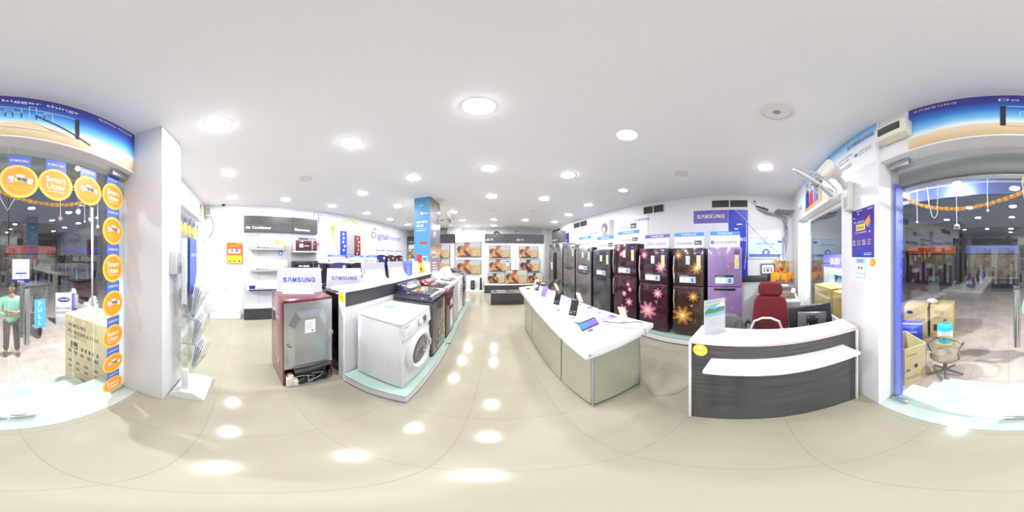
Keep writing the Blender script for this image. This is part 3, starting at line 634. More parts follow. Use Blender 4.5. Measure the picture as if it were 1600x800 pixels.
def fridge(y0,y1,top,front,side,label,split=.62,style=None,handle='bar',depth=.62,base=.14):
    yc=(y0+y1)/2; w=(y1-y0)-.03; W_=w/2; x=2.55-.109*yc+.0
    h=top-base; nz=facing(-1,-.109)
    # origin on the front line; body goes backwards (+Y local)
    t=thing('refrigerator',label,'refrigerator',(x,yc,base),nz,'tall refrigerators along the right wall')
    b=MB(); b.box(-W_,.06,.05,W_,depth,h,side,.006); [b.cyl((s*(W_-.05),.12,0),(s*(W_-.05),.12,.055),.02,BLACK,10) for s in(-1,1)]; b.box(-W_+.02,.055,.01,W_-.02,.09,.05,BLACK); b.build('cabinet',t)
    zs=h*split
    def dec(b,z0,z1,up):
        b.fr((0,-.001,0))
        if style=='magnolia':
            if up: L=[(-W_*.55,z1-.10,.06),(-W_*.25,z1-.20,.07)]
            else: L=[(.10,z1-.16,.055),(.14,z1-.26,.06),(-.0,z1-.36,.075),(.12,z1-.52,.10),(-.02,z1-.72,.13)]
            for k,(x_,z_,r) in enumerate(L):
                if z_-r>z0: flower(b,x_,z_,r,PK1,PK2,WINK,6,k*.5)
        elif style in('pinkbloom','goldbloom'):
            A,B_,Cc=(PK1,PK2,YG) if style=='pinkbloom' else (GB1,GB2,YG)
            L=[(-W_*.62,z1-.12,.08),(W_*.55,z1-.33,.11)] if up else [(W_*.35,z1-.17,.10),(-W_*.35,z1-.52,.19),(W_*.25,z1-.33,.045)]
            for k,(x_,z_,r) in enumerate(L): flower(b,x_,z_,r,A,B_,Cc,8 if r>.07 else 3,k*.4)
            if not up: b.ring(W_*.2,z1-.75,.35,.354,A,.001,14,pi*.35,pi*.75)
        elif style=='lilac':
            L=[(W_*.3,z1-.07),(W_*.45,z1-.2),(W_*.2,z1-.30)] if up else [(W_*.5,z1-.12),(W_*.1,z1-.2),(W_*.42,z1-.34),(W_*.12,z1-.45),(W_*.6,z1-.55),(W_*.2,z1-.65),(W_*.5,z1-.7),(W_*.3,z1-.85)]
            for k,(x_,z_) in enumerate(L):
                flower(b,x_,z_,.04,PKL,PK1,WINK,3,.6+k); b.rect(x_-.0015,z_-.1,x_+.0015,z_-.01,mat('lilac_stem',(.2,.1,.3),.4),.0005)
    for nm,z0,z1,up in(('freezer_door',zs+.006,h,True),('fridge_door',.05,zs-.006,False)):
        d=MB().box(-W_,0,z0,W_,.055,z1,front,.008,3).build(nm,t)
        b=MB(); dec(b,z0,z1,up)
        if b.v: b.build('flower_print',d)
        hb=MB()
        if handle=='bar':
            za,zb=(z0+.02,z1-.10) if up else (z1-.42,z1-.02)
            hb.tube([(-W_+.035,-.0,za+.02),(-W_+.035,-.035,za+.03),(-W_+.03,-.05,(za+zb)/2),(-W_+.035,-.035,zb-.03),(-W_+.035,0,zb-.02)],[.011,.013,.015,.013,.011],CHROME,10)
        elif handle=='slot' and not up:
            hb.box(-W_*.62,-.022,z1-.045,W_*.62,0,z1-.012,BLACK,.006)
        if hb.v: hb.build('handle',d)
        if up:
            lb=MB(); lb.fr((0,-.0015,0)); 
            lb.rect(W_-.115,z1-.33,W_-.05,z1-.12,mat('label_paper',(.62,.64,.62),.4)); lb.ell(W_-.0825,z1-.15,.027,.024,ORG,.002,14); lb.ell(W_-.0825,z1-.15,.017,.014,WINK,.003,12); lb.rect(W_-.107,z1-.26,W_-.058,z1-.19,YEL,.002); lb.rect(W_-.10,z1-.31,W_-.066,z1-.285,GRN,.002)
            lb.rect(W_-.12,z1-.10,W_-.045,z1-.045,NAVY); lb.txt('SAMSUNG',W_-.115,z1-.075,.008,WINK,.002,.06)
            lb.build('energy_label',d)
            if style!='steelA':
                lb=MB(); lb.fr((0,-.0015,0)); yb=z0+.10
                lb.rect(-W_*.55,yb+.05,W_*.5,yb+.085,KINK,.002); lb.txt('Digital Inverter',-W_*.45,yb+.06,.015,WINK,.003)
                lb.rect(-W_*.55,yb-.05,W_*.5,yb+.05,LGREY if style!='lilac' else PALEB,.0018)
                for k in range(3): lb.rect(-W_*.48+k*W_*.34,yb-.035,-W_*.48+k*W_*.34+.05,yb+.03,[WINK,WINK,BLUE][k],.003)
                lb.build('feature_sticker',d)
                if style!='lilac':
                    lb=MB(); lb.box(-.035,-.006,z1-.27,.035,.001,z1-.13,LGREY,.002); lb.build('display_panel',d)
    return t
PK1=mat('pink_petal',(.40,.12,.22),.25); PK2=mat('pale_pink_petal',(.68,.32,.44),.25); PKL=mat('lilac_petal',(.62,.16,.42),.3); YG=mat('gold_stamen',(.95,.70,.18),.4)
GB1=mat('bronze_petal',(.26,.11,.035),.25); GB2=mat('gold_petal',(.55,.27,.08),.25)
def fsteel(name,c,r=.2,met=.0): return mat(name,c,r,met,coat=.7)
BK=mat('black_fridge_side',(.012,.011,.012),.35)
fridge(.149,.718,1.705,noisy('lilac_door',(.24,.15,.34),(.29,.19,.38),(3,3,1.2),.2,coat=.6),GREY,'lilac two-door refrigerator with small pink blossoms, nearest the desk',.60,'lilac','slot')
fridge(.749,1.299,1.70,noisy('brown_door',(.030,.013,.010),(.052,.024,.018),(3,3,2),.15,coat=.7),BK,'dark brown two-door refrigerator with golden blooms',.60,'goldbloom','bar')
fridge(1.369,1.964,1.705,noisy('wine_door',(.030,.006,.015),(.052,.010,.026),(3,3,2),.15,coat=.7),BK,'wine-coloured two-door refrigerator with one large pink bloom low on the door',.60,'pinkbloom','bar')
fridge(2.007,2.611,1.81,MATS['wine_door'],BK,'wine-coloured two-door refrigerator with a climbing row of pink magnolias',.62,'magnolia','bar')
fridge(2.685,3.281,1.715,noisy('slate_door',(.06,.058,.072),(.09,.085,.105),(3,3,1),.18,.3,coat=.6),BK,'dark slate grey two-door refrigerator with stickers, beside the wine-coloured ones',.60,'plain','slot')
SS=noisy('steel_door',(.28,.28,.29),(.40,.40,.41),(60,60,1),.25,.9); SSD=mat('steel_side',(.16,.16,.17),.4,.3)
fridge(3.33,4.026,1.79,SS,BK,'steel grey two-door refrigerator next to the dark slate one',.62,'plain','slot')
fridge(4.058,4.707,1.90,SS,SSD,'taller steel refrigerator with yellow label next to the double-width one',.62,'steelA','slot')
# side by side
yc=5.27; W_=.50; h=1.98-.14
t=thing('refrigerator','double-width steel side-by-side refrigerator with long black handle at the far end','refrigerator',(2.55-.109*yc,yc,.14),facing(-1,-.109),'tall refrigerators along the right wall')
MB().box(-W_,.06,.02,W_,.66,h-.02,SSD,.006).build('cabinet',t); MB().box(-W_,.06,h-.02,W_,.5,h+.03,GREY,.006).build('hinge_cover',t)
for s,nm in((-1,'left'),(1,'right')):
    d=MB().box(0 if s>0 else -W_,0,.04,W_ if s>0 else -.005,.055,h,SS,.006).build('door',t)
    MB().box(s*.06-.018,-.03,.62,s*.06+.018,0,1.55,BLACK,.006).build('handle',d)
MB().box(-.33,-.004,.95,-.2,.001,1.2,LGREY,.002).build('ice_dispenser',t)

# platform under them
b=MB(); edge=[(2.62,.02),(2.45,.35),(2.345,.98),(2.292,1.36),(2.28,1.80),(2.14,3.0),(2.02,4.2),(1.82,5.9)]
back=[(rx(5.9)-.002,5.9),(rx(.02)-.002,.02)]
t=thing('display_platform','long white platform with green glass top under the refrigerator row','platform')
off=lambda e,d:[(x+d,y) for x,y in e]
MB().prism((off(edge,.02)+back)[::-1],0,.025,mat('brown_kickboard',(.10,.06,.045),.4)).build('kickboard',t)
MB().prism((edge+back)[::-1],.025,.125,WHITE).build('platform_body',t)
MB().prism((off(edge,.004)+back)[::-1],.125,.132,BLACKM).build('rubber_strip',t)
MB().prism((off(edge,.006)+back)[::-1],.132,.14,GTOP).build('glass_top',t)

# header boards on the fridges
def header(y0,y1,z0,h,x_,nz,strip,text,label,group,text2=None,sk=0,box=False):
    yc=(y0+y1)/2; W_=abs(y1-y0)/2
    t=thing('header_board',label,'sign',(x_,yc,z0),nz,group)
    b=MB(); b.fr((0,0,0)); b.slab([(-W_,0),(W_,0),(W_+sk,h),(-W_+sk,h)],BOARD,-.005,0); b.build('board',t)
    b=MB(); b.fr((0,0,0)); b.poly([(-W_+sk*.78,h*.76),(W_+sk*.78,h*.76),(W_+sk,h*1.0),(-W_+sk,h*1.0)],strip,.001); wordmark(b,sk,h*.82,h*.12,W_*1.0,WINK,.002)
    if text2: b.txt(text2,-W_*.7,h*.46,h*.08,MBLUE,.001,bold=.01)
    b.txt(text,-W_*.8 if not box else -W_*.85,h*.24,h*.16,MBLUE if text2 else GINK,.001,W_*(1.6 if not box else 1.15),bold=.01)
    if box: b.rect(W_*.38,h*.2,W_*.86,h*.46,KINK,.001); b.txt('5in1',W_*.62,h*.26,h*.14,WINK,.002,W_*.36,'c',.02)
    if strip is BLUE and not box: b.ring(-W_*.86,h*.32,h*.05,h*.12,PURPLE,.0015,14,-pi/2,pi/2); b.rect(-W_*.93,h*.22,-W_*.86,h*.42,KINK,.0012)
    b.build('board_print',t); return t
G='header boards on the tall refrigerators'; FZ=facing(-1,-.109)
fx=lambda y:2.62-.109*y
header(.20,.68,1.706,.26,fx(.45),FZ,BLUE,'  DIGITAL INVERTER','white header board with blue strip standing on the lilac refrigerator',G)
header(.78,1.29,1.701,.26,fx(1.03),FZ,BLUE,'Convertible','white header board with blue strip and black tag on the brown refrigerator',G,box=True)
header(1.40,1.90,1.706,.25,fx(1.66),FZ,PURPLE,'CONNECT INVERTER','slanted white header board with violet strip on the wine refrigerator with large bloom',G,'SMART',sk=.03)
header(2.0,2.54,1.811,.27,fx(2.27),FZ,BLUE,'Convertible','white header board with blue strip on the magnolia refrigerator',G,box=True)
header(2.66,3.21,1.716,.31,fx(2.93),FZ,BLUE,'Convertible','white header board with blue strip on the dark slate refrigerator',G,box=True)
header(3.42,3.95,1.791,.30,fx(3.68),FZ,BLUE,'   Twin Cooling','white header board with blue strip on the steel refrigerator beside the slate one',G)

# ================================================================ RIGHT WALL FITTINGS
def onr(y,z,dx=.0): return (rx(y)-dx,y,z)
RZ=FZ
DUST=mat('dusty_slats',(.16,.15,.13),.7)
for y,w,z0,z1,l in((.48,.78,2.60,2.80,'wide dark air vent grille above the violet wordmark panel'),(2.22,.58,2.60,2.82,'dark air vent grille above the pale wordmark on the right wall'),(5.1,.85,2.60,2.82,'dark air vent grille above the blue wall graphic'),(6.95,.8,2.58,2.82,'dark air vent grille at the far end of the right wall')):
    t=thing('air_vent',l,'vent',onr(y,0),RZ,'vent grilles high on the right wall'); W_=w/2
    b=MB(); b.box(-W_,-.02,z0,W_,0,z0+.018,WHITE).box(-W_,-.02,z1-.018,W_,0,z1,WHITE).box(-W_,-.02,z0,-W_+.018,0,z1,WHITE).box(W_-.018,-.02,z0,W_,0,z1,WHITE).box(-.01,-.02,z0,.01,0,z1,WHITE); b.build('frame',t)
    b=MB(); b.box(-W_+.01,-.004,z0+.01,W_-.01,0,z1-.01,BLACKM)
    for k in range(11): zz=z0+.025+k*(z1-z0-.05)/10; b.hull([(-W_+.018,-.016,zz),(W_-.018,-.016,zz),(W_-.018,-.004,zz+.008),(-W_+.018,-.004,zz+.008)],[(-W_+.018,-.016,zz+.003),(W_-.018,-.016,zz+.003),(W_-.018,-.004,zz+.011),(-W_+.018,-.004,zz+.011)],DUST)
    b.build('slats',t)
t=thing('wordmark_panel','violet and pale wall panel with white wordmark behind the brown and lilac refrigerators','panel',onr(.876,0,.002),RZ)
b=MB(); b.box(-.37,-.012,1.2,.37,0,2.56,mat('pale_lilac_print',(.74,.76,.88),.4)); b.build('panel_sheet',t)
b=MB(); b.fr((0,-.013,0)); b.rect(-.37,2.27,.37,2.56,PURPLE,.001); wordmark(b,-.0,2.38,.085,.58,WINK,.002); b.rect(.06,1.2,.065,2.56,GREY,.002); b.txt('Free',.20,1.88,.09,MBLUE,.001); b.txt('deliver',.17,1.74,.09,MBLUE,.001,.2); b.build('panel_print',t)
t=thing('blue_wall_panel','bright blue wall panel with partly hidden wordmark beside the lilac refrigerator','panel',onr(.30,0,.002),RZ)
b=MB(); b.box(-.20,-.012,1.15,.20,0,2.56,DBLUE); b.build('panel_sheet',t); b=MB(); b.fr((0,-.013,0)); b.rect(-.03,2.23,.08,2.25,WINK,.001); b.rect(-.08,2.13,.0,2.15,WINK,.001); b.txt('SAMSUNG',.17,1.88,.08,WINK,.001,.5,'r',.025); b.build('panel_print',t)
t=thing('wall_cable','thin white cable looping from vent down over the blue panel','cable',onr(.30,0,.015),RZ); b=MB().tube([(-.08,-.01,2.57),(.05,-.012,2.45),(.17,-.012,2.32),(.17,-.012,1.7),(.13,-.012,1.3)],.006,WHITE,6).tube([(.17,-.012,2.32),(.35,-.012,2.1),(.6,-.012,1.85),(.85,-.012,1.65),(.82,-.012,1.5),(.7,-.012,1.52),(.65,-.012,1.75),(.75,-.012,1.85),(.84,-.012,1.8)],.005,LGREY,6); b.build('cable_run',t)
t=thing('help_poster','pale blue poster with globe and blue band on the right wall behind the desk','poster',onr(-.28,1.74,.0),RZ)
b=MB(); b.box(-.37,-.012,-.21,.37,0,.21,grad('help_print',[(0,(.70,.82,.92)),(1,(.55,.72,.90))],-.2,.2)); b.build('poster_sheet',t)
b=MB(); b.fr((0,-.013,0)); b.rect(-.36,-.19,.36,-.13,MBLUE,.001); b.ell(0,-.1,.08,.085,MBLUE,.002); b.poly([(-.04,-.12),(-.02,-.05),(.03,-.06),(.04,-.1),(.0,-.13)],PALEB,.003); b.txt('MAP / HELPLINE',-.02,.07,.04,GINK,.001,.38,'c'); b.lines(-.16,.0,.14,.05,2,LGREY); b.rect(.26,.12,.35,.16,NAVY,.001); b.build('poster_print',t)
t=thing('poster_frame','thin silver frame around the pale blue globe poster','frame',onr(-.28,1.74,.0),RZ); b=MB(); [b.box(*a,STEEL) for a in((-.385,-.02,-.225,.385,-.0,-.211),(-.385,-.02,.211,.385,0,.225),(-.385,-.02,-.211,-.371,0,.211),(.371,-.02,-.211,.385,0,.211))]; b.build('frame_rails',t)
t=thing('wall_shelf','dark grain ledge shelf on the right wall beside the lilac refrigerator','shelf',onr(-.06,1.03,0),RZ); MB().box(-.30,-.06,0,.30,0,.13,WOODG,.003).build('ledge',t)
def pic(y,z,w,h,fm,label,fill,dx=.0,th=.025):
    t=thing('picture_frame',label,'picture frame',(rx(y)-dx,y,z),RZ); W_=w/2; f=.022
    b=MB(); b.box(-W_,-th,0,W_,0,f,fm,.003).box(-W_,-th,h-f,W_,0,h,fm,.003).box(-W_,-th,f,-W_+f,0,h-f,fm,.003).box(W_-f,-th,f,W_,0,h-f,fm,.003); b.build('frame',t)
    b=MB(); b.box(-W_+f,-.012,f,W_-f,0,h-f,WINK); b.fr((0,-.0125,0)); fill(b,W_,h); b.build('picture',t)
def group_photo(b,W_,h):
    b.rect(-W_+.05,.05,W_-.05,h-.05,PALEB,.001)
    for k in range(6): x=-W_+.075+k*(2*W_-.15)/5; b.rect(x-.012,.055,x+.012,h*.5,[RED,WINK,NAVY,PURPLE,WINK,RED][k],.002); b.ell(x,h*.58,.012,.014,SKIN,.002,8)
def idol(b,W_,h):
    b.rect(-W_+.03,.03,W_-.03,h-.03,TAN,.001); b.ell(0,h*.6,.04,.05,SKIN,.002); b.poly([(-.08,.04),(.08,.04),(.05,h*.5),(-.05,h*.5)],RED,.002); b.poly([(-.05,h*.65),(0,h*.88),(.05,h*.65)],YEL,.003)
def blank(b,W_,h): b.rect(-W_+.04,.04,W_-.04,h-.04,mat('pale_photo',(.65,.70,.72),.2),.001)
pic(-.32,1.18,.30,.23,mat('dark_frame',(.10,.06,.05),.4),'small dark-framed group photo on the ledge by the orange garland cloth',group_photo,.03)
pic(-.60,1.17,.30,.30,mat('gold_frame',(.75,.50,.08),.35,.5),'gold-framed devotional picture behind the orange garland cloth',idol,.0)
pic(-.875,1.17,.22,.28,MATS['gold_frame'],'gold-framed pale picture nearest the window corner',blank,.0)
t=thing('shrine_shelf','small white shrine shelf on the right wall near the window corner','shelf',onr(-.66,1.14,0),RZ); MB().box(-.24,-.16,0,.25,0,.022,WHITE,.003).build('shelf_board',t); MB().box(-.10,-.14,-.1,-.08,0,0,WHITE).build('bracket',t)
t=thing('temple_ornament','small white temple-shaped ornament on top of the gold frame','ornament',onr(-.60,1.47,.0),RZ)
b=MB(); b.lathe([(.055,0),(.055,.015),(.04,.02),(.045,.05),(.03,.09),(.012,.12),(.008,.15),(0,.17)],WHITE,16,c=(0,-.06,0)); b.build('dome',t)
for s in(-1,1): b=MB(); b.lathe([(.02,0),(.018,.03),(.005,.06),(0,.075)],WHITE,10,c=(s*.07,-.05,0)); b.build('turret',t)
t=thing('orange_cloth','bright orange draped cloth with garland hanging over the shrine shelf','cloth',onr(-.60,1.16,.02),RZ)
OC=noisy('orange_cloth_weave',(.90,.30,.01),(.95,.42,.03),(30,30,30),.8)
vs=[];fs=[];nx,ny=26,12
for i in range(nx):
    for j in range(ny):
        u=i/(nx-1); v=j/(ny-1); x=-.24+.46*u
        drop=.13+.05*sin(u*9+1)+.035*sin(u*27)+.03*(1-abs(u-.3))
        fold=.018*sin(u*34)+.01*sin(u*15+1)
        vs.append((x+.02*v*sin(u*7), -.07-.10*min(v*2.2,1)+fold*v, .06+.015*sin(u*7) - drop*max(0,v-.2)*1.25))
for i in range(nx-1):
    for j in range(ny-1): fs.append((i*ny+j,i*ny+j+1,(i+1)*ny+j+1,(i+1)*ny+j))
b=MB(); b.add(vs,fs,OC); o=b.build('draped_cloth',t); md=o.modifiers.new('s','SOLIDIFY'); md.thickness=.006
GARL=[noisy('marigold_yellow',(.95,.60,.03),(.90,.45,.02),(60,60,60),.8),noisy('marigold_orange',(.90,.27,.01),(.8,.2,.01),(60,60,60),.8)]
b=MB()
for k in range(26): a=k/25; b.ball((-.14+.28*a,-.10-.02*sin(a*pi),.25-.18*sin(a*pi)),.014,GARL[k%2],7)
for k in range(8): b.ball((-.14,-.08,.25+.02*(k%2)-.0+.01*k),.012,GARL[(k+1)%2],6)
b.build('flower_garland',t)
t=thing('router_shelf','grey glass corner shelf with tangled black cables near the ceiling on the right wall','shelf',onr(-.66,2.53,0),RZ)
MB().box(-.20,-.28,0,.17,0,.012,noisy('smoky_glass',(.30,.33,.30),(.36,.38,.35),(4,4,4),.15)).build('glass_shelf',t); MB().box(-.18,-.02,-.05,.15,0,0,STEEL).build('bracket',t)
b=MB()
for k in range(9):
    x0=-.62+random.uniform(0,.25); pts=[(x0,-.02,.06+random.uniform(-.06,.08)),(-.34+random.uniform(-.05,.05),-.05,-.02+random.uniform(-.05,.03)),(-.15+random.uniform(-.06,.06),-.08,-.05+random.uniform(-.05,.03)),(.02+random.uniform(-.05,.08),-.04,-.10+random.uniform(-.10,.03)),(.05+random.uniform(-.05,.08),-.02,-.22-random.uniform(0,.25))]
    b.tube(pts,.0035,BLACKM if k%2 else GREY,5)
for k in range(4): b.tube([(.0+k*.03,-.02,-.3),(.06+k*.02,-.02,-.45),(-.02+k*.04,-.02,-.6),(.05,-.02,-.62-k*.1)],.004,[MBLUE,BLACKM,GREY,MBLUE][k],5)
b.tube([(-.60,-.03,.12),(-.34,-.07,.03)],.016,BLACKM,8); b.build('cable_tangle',t)
t=thing('network_router','white router box on the corner shelf near the ceiling','router',onr(-.64,2.542,0),RZ); MB().box(-.10,-.2,0,.05,-.08,.05,WHITE,.006).build('router_case',t); b=MB(); b.fr((0,-.201,0)); [b.ell(-.07+.02*k,.02,.004,.004,GRN,.001,6) for k in range(5)]; b.build('status_lights',t)
t=thing('security_camera','small white dome camera at the top of the right wall beside the wide vent','camera',onr(-.03,2.74,0),RZ)
b=MB(); b.lathe([(.0,.075),(.03,.065),(.05,.035),(.055,.0)][::-1],WHITE,20,axis='-Y'); b.build('dome_base',t); MB().ball((0,-.07,0),.02,BLACK,12).build('lens',t)
# wall graphics further along
t=thing('wall_graphic','white printed wall panel with pale violet wordmark above the refrigerators','wall graphic',onr(2.92,0,.001),RZ)
b=MB(); b.box(-.75,-.01,1.75,.55,0,2.62,mat('soft_white_print',(.83,.84,.90),.35)); b.build('panel_sheet',t)
b=MB(); b.fr((0,-.011,0)); wordmark(b,.38,2.46,.06,.42,PURPLE,.001); b.txt('Convertible',-.52,2.30,.10,GINK,.001,.52,bold=.005); b.rect(.03,2.29,.22,2.42,KINK,.001); b.txt('5in1',.125,2.32,.06,WINK,.002,al='c',bold=.02); b.txt('Twin Cooling',-.5,2.08,.06,GINK,.001,.35); b.build('panel_print',t)
t=thing('wall_graphic','blue-grey photo print of a woman and clouds above the steel refrigerators','wall graphic',onr(4.2,0,.001),RZ)
b=MB(); b.box(-.5,-.01,1.75,.75,0,2.62,grad('cloud_print',[(0,(.45,.55,.85)),(.5,(.75,.82,.95)),(.7,(.80,.80,.92)),(1,(.66,.62,.85))],1.75,2.6,wob=.2)); b.build('panel_sheet',t)
b=MB(); b.fr((0,-.011,0)); b.ell(.35,2.4,.14,.17,mat('print_hair',(.16,.11,.16),.5),.001); b.ell(.32,2.36,.07,.1,SKIN,.002); b.poly([(.2,1.8),(.65,1.8),(.6,2.2),(.35,2.28),(.24,2.2)],mat('print_mauve',(.35,.28,.5),.5),.002); b.rect(-.45,2.3,.0,2.33,MBLUE,.001); b.build('panel_print',t)
t=thing('carry_case','dark grey box with white lettering standing on the side-by-side refrigerator','box',(2.03,5.35,2.015),RZ)
b=MB(); b.box(-.33,0,0,.33,.22,.42,DGREY,.004).build('box_body',t); b=MB(); b.fr((0,-.001,0)); b.txt('Side by Side',-.25,.10,.05,WINK,.001,.36,bold=.02); b.build('lettering',t)
t=thing('blue_wall_sign','blue vertical sign behind the side-by-side refrigerator at the far corner','sign',onr(6.2,0,.001),RZ)
b=MB(); b.box(-.35,-.03,1.9,.35,0,2.5,NAVY); b.fr((0,-.031,0)); b.txt('SUHD TV',0,2.15,.09,WINK,.001,.5,'c',.02); b.build('sign_board',t)
# ================================================================ LEFT WALL SMALL FRIDGES
LF=facing(1,0)
t=thing('display_platform','white platform with green glass top under the small refrigerators along the left wall','platform')
MB().box(-4.15,2.10,0,-3.42,3.98,.15,WHITE,.004).build('platform_body',t); MB().box(-4.15,4.04,0,-3.66,5.85,.30,WHITE,.004).build('raised_step',t)
def small_fridge(y0,y1,x,base,top,m,label,dec,d=.56):
    t=thing('small_refrigerator',label,'refrigerator',(x,(y0+y1)/2,base),LF,'single-door refrigerators along the left wall'); W_=(y1-y0)/2-.012; h=top-base
    MB().box(-W_,.05,.02,W_,d,h-.03,BK,.008).build('cabinet',t)
    pr=[(-W_,.02),(W_,.02),(W_,h-.07)]+[(W_*cos(a*pi/10),h-.07+.07*sin(a*pi/10)) for a in range(1,10)]+[(-W_,h-.07)]
    b=MB(); b.fr((0,.05,0)); b.slab(pr,m,0,.05); dd=b.build('door',t)
    b=MB(); b.fr((0,-.001,0))
    if dec: 
        for k in range(4): flower(b,W_*(.55-.1*(k%2)),h-.12-k*.2,.06,dec,WINK,YG,5,k*.7)
    b.build('flower_print',dd) if b.v else None
    MB().tube([(-W_+.05,0,h-.55),(-W_+.05,-.04,h-.5),(-W_+.05,-.04,h-.2),(-W_+.05,0,h-.15)],.012,CHROME,8).build('handle',dd)
NVD=mat('navy_door',(.02,.02,.12),.15,coat=.7); WND=MATS['wine_door']; BKD=mat('black_door',(.015,.013,.013),.12,coat=.7); BRD=MATS['brown_door']
small_fridge(2.12,2.72,-3.5,.15,1.40,NVD,'navy single-door refrigerator with white flowers, nearest of the small ones to the ovens',PALEB)
small_fridge(2.80,3.36,-3.5,.15,1.38,BKD,'black single-door refrigerator with a pale flower beside the navy one',YG)
small_fridge(3.42,3.95,-3.5,.15,1.37,WND,'wine single-door refrigerator last of the three lower ones by the left wall',PK2)
small_fridge(4.10,4.67,-3.75,.30,1.615,NVD,'navy single-door refrigerator first of the three raised ones under the big lettering',PALEB,.40)
small_fridge(4.71,5.21,-3.75,.30,1.61,WND,'wine single-door refrigerator in the middle of the three raised ones',PK2,.40)
small_fridge(5.25,5.78,-3.75,.30,1.60,BRD,'dark brown single-door refrigerator farthest of the three raised ones',GB2,.40)
G2='header boards on the small refrigerators'
header(2.66,2.10,1.385,.22,-3.56,LF,BLUE,'   Digital Inverter','white header board with blue strip on the navy refrigerator nearest the ovens',G2)
header(3.34,2.82,1.365,.22,-3.56,LF,BLUE,'   Digital Inverter','white header board with blue strip on the black refrigerator by the left wall',G2)
header(3.93,3.45,1.355,.22,-3.56,LF,BLUE,'   Digital Inverter','white header board with blue strip on the lower wine refrigerator',G2)
header(4.60,4.16,1.60,.19,-3.80,LF,BLUE,'   Smart','small header board on the raised navy refrigerator under the big lettering',G2)
header(5.16,4.76,1.595,.19,-3.80,LF,BLUE,'   Smart','small header board on the raised wine refrigerator in the middle',G2)
header(5.72,5.30,1.585,.19,-3.80,LF,BLUE,'   Smart','small header board on the raised brown refrigerator farthest away',G2)
# low bench with twin-tub washer behind the counter
t=thing('twin_tub_washer','low white and violet twin-tub washer top seen behind the white signs','washing machine',(-2.75,2.6,0),LF)
MB().box(-.38,-.24,0,.38,.24,.88,WHITE,.02).build('tub_body',t); MB().box(-.38,.12,.88,.38,.24,1.02,WHITE,.015).build('control_panel',t)
b=MB(); b.box(-.36,-.22,.88,-.01,.10,.90,MBLUE,.006).box(.01,-.22,.88,.36,.10,.90,MBLUE,.006); b.build('lids',t)

